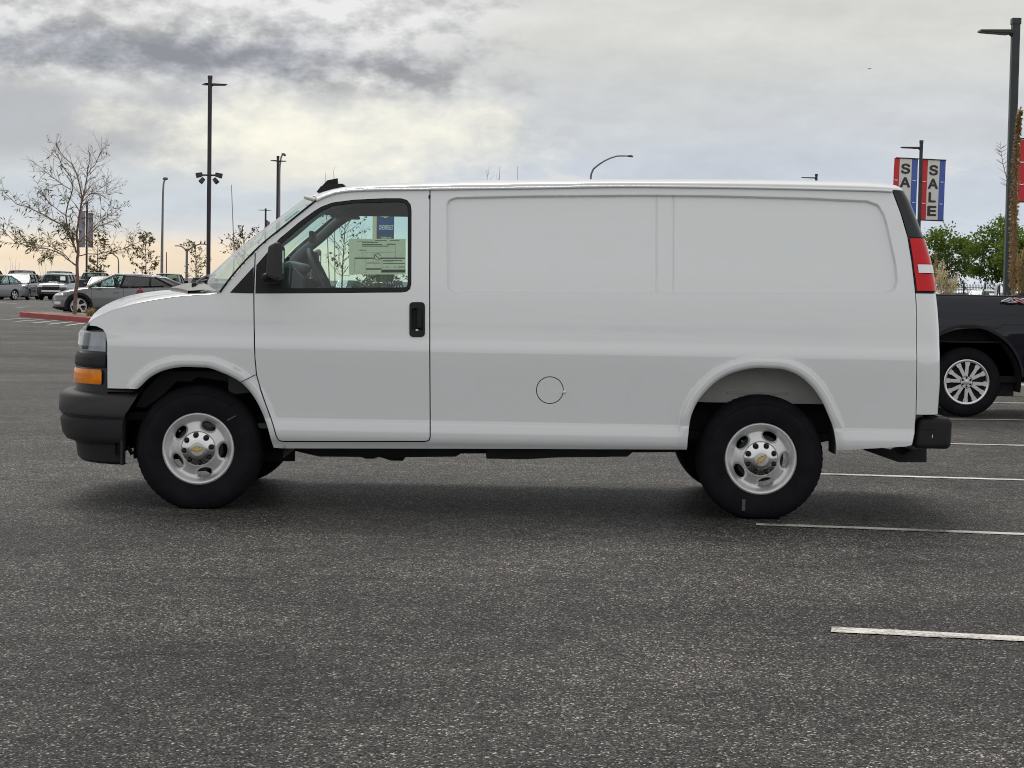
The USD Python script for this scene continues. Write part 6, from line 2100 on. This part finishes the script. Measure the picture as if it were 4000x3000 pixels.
LFT, RGT, AWAY, TOW = (-1, 0, 0), (1, 0, 0), (0, 1, 0), (0, -1, 0)
s45 = .7071
t1, h1 = lamp_post('lamp_post', 'tall dark lamp post with floodlights half-way up, just left of the van hood', 821, 306, 70, .135, [((.94, .34, 0), .24, .08, (.52, .36, .10)), ((-.45, .89, 0), .22, .08, (.46, .32, .10))], pole_dark)
zf_ = at_d(819, 684, 70)[2] - float(ground_z(58.3))
part(t1, 'floodlight_bracket', rbox((-.34, -.08, zf_ - .03), (.34, .08, zf_ + .03), .02), pole_dark, 40)
for sx in (-1, 1):
    for (dx, dz, tilt, sz) in ((.26, .02, -.25, .13), (.20, -.14, -.9, .11)):
        c0 = np.array([sx * dx, -.05, zf_ + dz])
        d = np.array([sx * math.cos(tilt), -.25, math.sin(tilt)]); d /= np.linalg.norm(d)
        u = np.cross(d, [0, 1, 0]); u /= np.linalg.norm(u); v_ = np.cross(d, u)
        pts = [c0 + u * q * sz * .45 + v_ * p * sz * .45 for q in (-1, 1) for p in (-1, 1)] + [c0 + d * sz * 1.5 + u * q * sz * .55 + v_ * p * sz * .6 for q in (-1, 1) for p in (-1, 1)]
        part(t1, 'floodlight', rhull(pts, .02), pole_dark, 40)
lamp_post('lamp_post', 'dark lamp post with two heads, first left of the van roof antenna', 1086, 616, 112, .135, [((.94, .34, 0), .22, .08, (.40, .34, .10)), ((-.94, .34, 0), .20, .08, (.34, .34, .10))], pole_dark)
t3, h3 = lamp_post('lamp_post', 'small distant lamp post with furled banner seen above the van windshield', 1038, 818, 195, .16, [((.9, .4, 0), .12, .05, (.5, .5, .1)), ((-.95, .3, 0), .10, .05, (.7, .5, .1))], pole_dark)
gb = np.array([[[.04 + .42 * s_ * (1 - .75 * u) - .5 * u ** 1.5, .05, h3 - 1.0 - 1.75 * u - .3 * s_ * (1 - u)] for s_ in np.linspace(0, 1, 5)] for u in np.linspace(0, 1, 12)])
part(t3, 'furled_banner', cat_(loft(gb, False), flip(move(loft(gb, False), (0, .02, 0)))), pbr('furled_banner_blue', (.16, .15, .24), .7, var=.4, scale=2.5), True)

# the pole with banner behind the bare tree
t4, h4 = lamp_post('lamp_post', 'lamp post with two long grey banners standing behind the bare tree', 340, 790, 184, .17, [((-.95, .3, 0), .15, .06, (.75, .5, .1))], pole_dark)
bg_ = pbr('faded_banner', (.22, .20, .24), .7, var=.55, scale=1.8)
for sx in (-1, 1):
    part(t4, 'banner', rbox((sx * .46 - .30 if sx < 0 else .12, -.03, h4 - 4.3), (sx * .16 if sx < 0 else .60, .03, h4 - .85 - (.0 if sx < 0 else .15)), .01), bg_, 40)
    part(t4, 'banner_arm', tube([[0, 0, h4 - .85], [sx * .7, 0, h4 - .85]], .03, 6), pole_dark, True)

# SALE banners
def flat_tex_grid(x0, x1, z0, z1, fn, nx=10, nz=24):
    return np.array([[fn(x, z) for x in np.linspace(x0, x1, nx)] for z in np.linspace(z1, z0, nz)])


def sale_banner(parent, x0, z_top, wid, hgt, mirror=False, shear=.0, bulge=.05, upto=4):
    """Vertical banner: red, white and blue stripes, the letters S A L E, crescent wind slits."""
    def fn(x, z, off=0.0):
        u, v = (x - x0) / wid, (z_top - z) / hgt
        return [x - shear * v ** 2.0 * hgt - .02 * math.sin(3 * v), -.02 - bulge * math.sin(PI * np.clip(v, 0, 1)) * (.4 + .6 * u) - off, z - .015 * u]
    cols = (('banner_stripe', 0, .235, banner_red), ('banner_field', .235, .745, banner_white), ('banner_stripe', .745, 1.0, banner_blue))
    b = None
    for nm, a0, a1, mt in cols:
        g_ = flat_tex_grid(x0 + wid * a0, x0 + wid * a1, z_top - hgt, z_top, fn, 5)
        bk = g_ + [0, .012, 0]
        m_ = cat_(flip(loft(g_, False)), loft(bk, False))
        if nm == 'banner_field':
            b = part(parent, 'banner', m_, mt, True)
            field = b
        else:
            part(parent, nm, m_, mt, True)
    lh = hgt * .150
    for k, ch in enumerate('SALE'[:upto]):
        gp = text_poly(ch, lh, True)
        w_ = gp.bounds[2] - gp.bounds[0]
        tgt = wid * .37 if ch in 'SE' else (wid * .42 if ch == 'A' else wid * .30)
        gp = affinity.scale(affinity.translate(gp, -gp.bounds[0], 0), tgt / w_, 1, origin=(0, 0)).buffer(lh * .025)
        cx_, cz_ = x0 + wid * (.49 - (.012 if ch in 'LE' else 0)), z_top - hgt * (.15 + .222 * k) - lh * .62
        V, T, _ = mesh2d(affinity.translate(gp, cx_ - tgt / 2, cz_), lh * .09)
        v3 = np.array([fn(x, z, .012) for x, z in V])
        part(field, 'banner_letter', (v3, T), letter_dark, True)
    for cxu in (.115, .875):
        for vv in (.355, .712):
            a = np.linspace(PI * 1.12, PI * 1.88, 12)
            ro, cx_, cz_ = wid * .085, x0 + wid * cxu, z_top - hgt * vv + wid * .03
            outer = [(cx_ + ro * math.cos(t) * 1.0, cz_ + ro * .75 * math.sin(t)) for t in a]
            inn = [(cx_ + ro * math.cos(t) * .95, cz_ + ro * .38 * math.sin(t)) for t in a]
            g_ = np.array([[fn(x, z, .02) for x, z in outer], [fn(x, z, .02) for x, z in inn]])
            part(field, 'wind_slit', cat_(loft(g_, False), flip(loft(g_ - [0, .001, 0], False))), slit_pale, False)
    return field


DS = 75.0
t5, h5 = lamp_post('lamp_post', 'dark lamp post carrying two SALE banners behind the van rear', 3599, 558, DS, .12, [(LFT, .22, .10, (.68, .36, .09))], pole_green)
m_ = DS / 7514.
poleX = 3599
zt_ = at_d(3598, 621, DS)[2] - float(ground_z(DS - 11.7))
bh = 237 * m_
part(t5, 'banner_arm', tube([[-.98, -.03, zt_ + .03], [.98, -.03, zt_ - .03]], .022, 8), pole_green, True)
part(t5, 'banner_arm', tube([[-.98, -.03, zt_ - bh], [.95, -.03, zt_ - bh]], .022, 8), pole_green, True)
sale_banner(t5, 7 * m_, zt_ - .02, 90 * m_, bh, shear=.010, bulge=.03)
sale_banner(t5, -103 * m_, zt_ + .02, 92 * m_, bh, shear=.010, bulge=.05)

# big post at the right edge, with another banner beginning beside it
DB = 37.5
t6, h6 = lamp_post('lamp_post', 'tallest black lamp post at the right edge, beside the shaggy stalk', 3968, 92, DB, .15, [(LFT, .20, .10, (.60, .36, .12))], pole_green)
zt6 = at_d(3985, 546, DB)[2]
sale_banner(t6, at_d(3983, 546, DB)[0] - at_d(3968, 92, DB)[0] + .0, zt6, .62, 240 * DB / 7514., shear=.0, bulge=.0)
part(t6, 'banner_arm', tube([[0, -.02, zt6 + .02], [.75, -.02, zt6 + .02]], .016, 8), pole_green, True)
part(t6, 'banner_arm', tube([[0, -.02, zt6 - 240 * DB / 7514.], [.75, -.02, zt6 - 240 * DB / 7514.]], .016, 8), pole_green, True)
lamp_post('lamp_post', 'lamp post whose single head shows just over the middle of the van roof', 3189, 686, 119, .14, [(LFT, .16, .10, (.82, .36, .09))], pole_green)


def cobra(label, px, py_base, depth, path_px, r0, r1, head=None, mat=None, name='street_light', birds=()):
    """Round steel pole that follows the given picture points at one depth; foot on the ground."""
    mat = mat or pole_grey
    pts = at_d(np.array(path_px, float)[:, 0], np.array(path_px, float)[:, 1], depth)
    b = pts[0].copy(); z0 = float(ground_z(b[1])); b[2] = z0
    t = thing(name, label, 'street lamp' if head else 'pole', (b[0], b[1], z0))
    p = np.vstack([[0, 0, -.1], pts - b])
    s = np.r_[0, np.cumsum(np.linalg.norm(np.diff(p, axis=0), axis=1))]
    ss = np.unique(np.r_[np.linspace(0, s[-1], 30), s])
    pp = np.stack([PchipInterpolator(s, p[:, k])(ss) for k in range(3)], 1)
    part(t, 'pole', tube(pp, np.linspace(r0, r1, len(pp)), 10), mat, True)
    if head:
        (hx0, hy0), (hx1, hy1), hr = head
        q0, q1 = at_d(hx0, hy0, depth) - b, at_d(hx1, hy1, depth) - b
        part(t, 'lamp_head', rhull([q0, q1, (q0 + q1) / 2 + [0, .1, .03], (q0 + q1) / 2 + [0, -.1, .03]], hr), mat, 40)
    return t, b


cobra('grey street light alone against the sky between bare tree and tall dark post', 640, 1070, 167, [(632, 1060), (636, 800), (637, 745), (640, 712), (645, 699)], .14, .07, ((641, 698), (651, 698), .12))
cobra('grey street light with bent top standing right behind a dark lamp post', 1094, 900, 150, [(1090, 900), (1092, 680), (1094, 642), (1099, 612), (1104, 603)], .12, .06, ((1104, 601), (1113, 606), .09))
cobra('thin pale mast left of the van windshield', 910, 1000, 150, [(914, 1000), (909, 850), (904, 722)], .045, .025, None, pole_grey, 'thin_mast')
cobra('street light with long curved arm rising over the middle of the van roof', 2308, 720, 120, [(2308, 740), (2308, 690), (2316, 664), (2340, 642), (2385, 617), (2415, 609), (2455, 609)], .085, .05, ((2452, 609), (2470, 611), .06))
cobra('small distant street light with bent arm right of the bare tree trunk', 463, 1060, 300, [(463, 1065), (463, 1030), (461, 1010), (452, 1000), (438, 990)], .12, .08, ((440, 990), (432, 987), .12))
cobra('short thin post between a grey street light and the tall dark post', 650, 1050, 220, [(650, 1060), (650, 985)], .06, .05, None, pole_green, 'thin_post')
dbl, bb_ = cobra('distant double-armed street light with two birds on one arm, left of the tall dark post', 730, 1070, 330, [(729, 1075), (730, 978)], .24, .20, ((729, 976), (732, 976), .25))
for path in ([(728, 982), (722, 972), (712, 964), (700, 960), (683, 960)], [(732, 980), (745, 970), (765, 958), (783, 953), (800, 954), (814, 957)]):
    q = at_d(np.array(path, float)[:, 0], np.array(path, float)[:, 1], 330) - bb_
    part(dbl, 'lamp_arm', tube(q, np.linspace(.14, .09, len(q)), 8), pole_grey, True)
bird_m = pbr('dark_feathers', (.03, .028, .03), .8)
for px in (783.5, 799):
    q = at_d(px, 950, 330)
    b_ = thing('bird', 'small dark bird perched on the double street light arm, %s one' % ('left' if px < 790 else 'right'), 'bird', tuple(q))
    part(b_, 'body', rhull([[0, 0, .02], [.06, 0, .24], [-.12, 0, -.12]], np.array([.13, .10, .04])), bird_m, 40)
    part(b_, 'head', trimesh.creation.icosphere(1, .09).apply_translation([.08, 0, .36]), bird_m, 40)
q = at_d(3397, 269, 260)
b_ = thing('bird', 'tiny dark bird gliding in the cloudy sky over the van rear', 'bird', tuple(q))
part(b_, 'body', rhull([[-.16, 0, 0], [.12, 0, .0]], .035), bird_m, 40)
part(b_, 'wings', hull([[-.44, .05, .05], [.40, .05, .10], [0, -.06, -.02], [0, .10, -.01], [-.2, .0, .03]]), bird_m, 40)

# pylon sign seen through the cab
DP = 300.0
mp = DP / 7514.
pb = at_d(1502, 1100, DP)
pz = float(ground_z(pb[1]))
py_ = thing('dealer_pylon_sign', 'tall blue and dark dealer pylon sign with cream column, seen through the van cab', 'sign', (pb[0], pb[1], pz))
zz = lambda v: at_d(1500, v, DP)[2] - pz
cream = pbr('sign_cream', (.72, .62, .36), .5)
sblue = pbr('sign_blue', (.022, .07, .22), .4)
sdark = pbr('sign_dark', (.06, .075, .08), .45)
sletter = pbr('sign_letter', (.62, .65, .66), .4)
part(py_, 'column', rbox((-49 * mp, -.3, 0), (-34.5 * mp, .3, zz(800)), .03), cream, 40)
part(py_, 'panel_frame', rbox((-33 * mp, -.22, 0), (34 * mp, .22, zz(795)), .03), sdark, 40)
bl = part(py_, 'blue_panel', rbox((-32 * mp, -.30, zz(913)), (33.5 * mp, -.215, zz(800)), .02), sblue, 40)
dk = part(py_, 'dark_panel', rbox((-32 * mp, -.30, zz(1040)), (33.5 * mp, -.215, zz(914.5)), .02), sdark, 40)
for txt, yb, hh, par, wid in (('CHEVROLET', 897, 17, bl, 56), ('CADILLAC', 937, 11, dk, 40)):
    gp = text_poly(txt, hh * mp, True)
    gp = affinity.translate(gp, -gp.bounds[0], 0)
    gp = affinity.scale(gp, wid * mp / gp.bounds[2], 1, origin=(0, 0)).buffer(.3 * mp)
    decal(par, 'sign_lettering', gp, (-24 if wid > 50 else -16) * mp, -.295, zz(yb), .04, sletter)
emb = Polygon([(-10, 2), (-4, 2), (-3, 4.2), (4, 4.2), (3.2, 2), (10, 2), (8, -2), (4, -2), (3, -4.2), (-4, -4.2), (-3.2, -2), (-12, -2)])
decal(bl, 'sign_emblem', affinity.scale(emb, mp * 1.6, mp * 1.6, origin=(0, 0)), 0, -.295, zz(845), .04, cream)

# fence at the right
DF = 145.0
mf_ = DF / 7514.
fx0, fx1 = at_d(3625, 1106, DF), at_d(3905, 1106, DF)
fz = float(ground_z(fx0[1]))
fence = thing('picket_fence', 'dark metal picket fence between the trees behind the black pickup bed', 'fence', (fx0[0], fx0[1], fz))
flen = fx1[0] - fx0[0]
ftop = fx0[2] - fz
for x in np.arange(0, flen, .115):
    part(fence, 'picket', hull([[x - .017, -.015, .1], [x + .017, -.015, .1], [x - .017, .015, .1], [x + .017, .015, .1], [x - .017, -.015, ftop - .06], [x + .017, -.015, ftop - .06], [x - .017, .015, ftop - .06], [x + .017, .015, ftop - .06], [x, 0, ftop]]), pole_dark, False)
for x in (0, flen * .5 + .02, flen * .795, flen):
    part(fence, 'post', rbox((x - .05, -.05, 0), (x + .05, .05, ftop + .10), .008), pole_dark, 40)
for z in (.25, ftop - .28, ftop - .42):
    part(fence, 'rail', bx((0, -.022, z - .02), (flen, -.016, z + .02)), pole_dark, False)
# parked vans and cars beyond the fence
d10 = place_dup(c3.r, 3690, 190, facing(3690, .5), .0, 'pale car behind the picket fence, left of the middle post')
d11 = place_dup(c5.r, 3800, 185, facing(3800, -1.2), .0, 'white truck behind the picket fence, right of the middle post')
d12 = place_dup(c2.r, 3745, 172, facing(3745, .9), .0, 'dark suv close behind the picket fence')

# white bent pipe beside the far white car
wpz = .05
q = at_d(3889, 1150, 48)
pipe = thing('white_bent_pipe', 'white bent pipe standing beside the far white car near the lamp post', 'pipe', (q[0], q[1], wpz))
part(pipe, 'upright', tube([[0, 0, 0], [0, 0, 1.42], [.02, 0, 1.52], [.07, 0, 1.57], [.12, 0, 1.575]], .034, 10), suv_white, True)
part(pipe, 'end_cap', tube([[.11, 0, 1.575], [.135, 0, 1.575]], .04, 10), suv_white, True)

# red hydrant before the crossover
hyd_red = pbr('hydrant_red', (.15, .012, .022), .5, var=.2, scale=8)
hb = at_d(547, 1150, 63.5)
hz0 = .14
hh_ = at_d(547, 1123, 63.5)[2] - hz0
hyd = thing('fire_hydrant', 'dark red fire hydrant in front of the silver crossover, above the van hood line', 'fire hydrant', (hb[0], hb[1], hz0))
k = hh_ / .9
part(hyd, 'barrel', revolve([(0, 0), (.14 * k, 0), (.14 * k, .04 * k), (.11 * k, .05 * k), (.11 * k, .62 * k), (.15 * k, .63 * k), (.15 * k, .67 * k), (.13 * k, .68 * k), (.12 * k, .78 * k), (.07 * k, .84 * k), (0, .85 * k)], 24, 'z'), hyd_red, 40)
part(hyd, 'operating_nut', revolve([(0, .82 * k), (.028 * k, .82 * k), (.025 * k, .90 * k), (0, .90 * k)], 6, 'z'), hyd_red, 30)
for sx in (-1, 1):
    part(hyd, 'hose_outlet', tube([[0, 0, .52 * k], [sx * .17 * k, 0, .52 * k]], .055 * k, 12), hyd_red, 40)
part(hyd, 'pump_outlet', tube([[0, 0, .48 * k], [0, -.18 * k, .48 * k]], .075 * k, 14), hyd_red, 40)
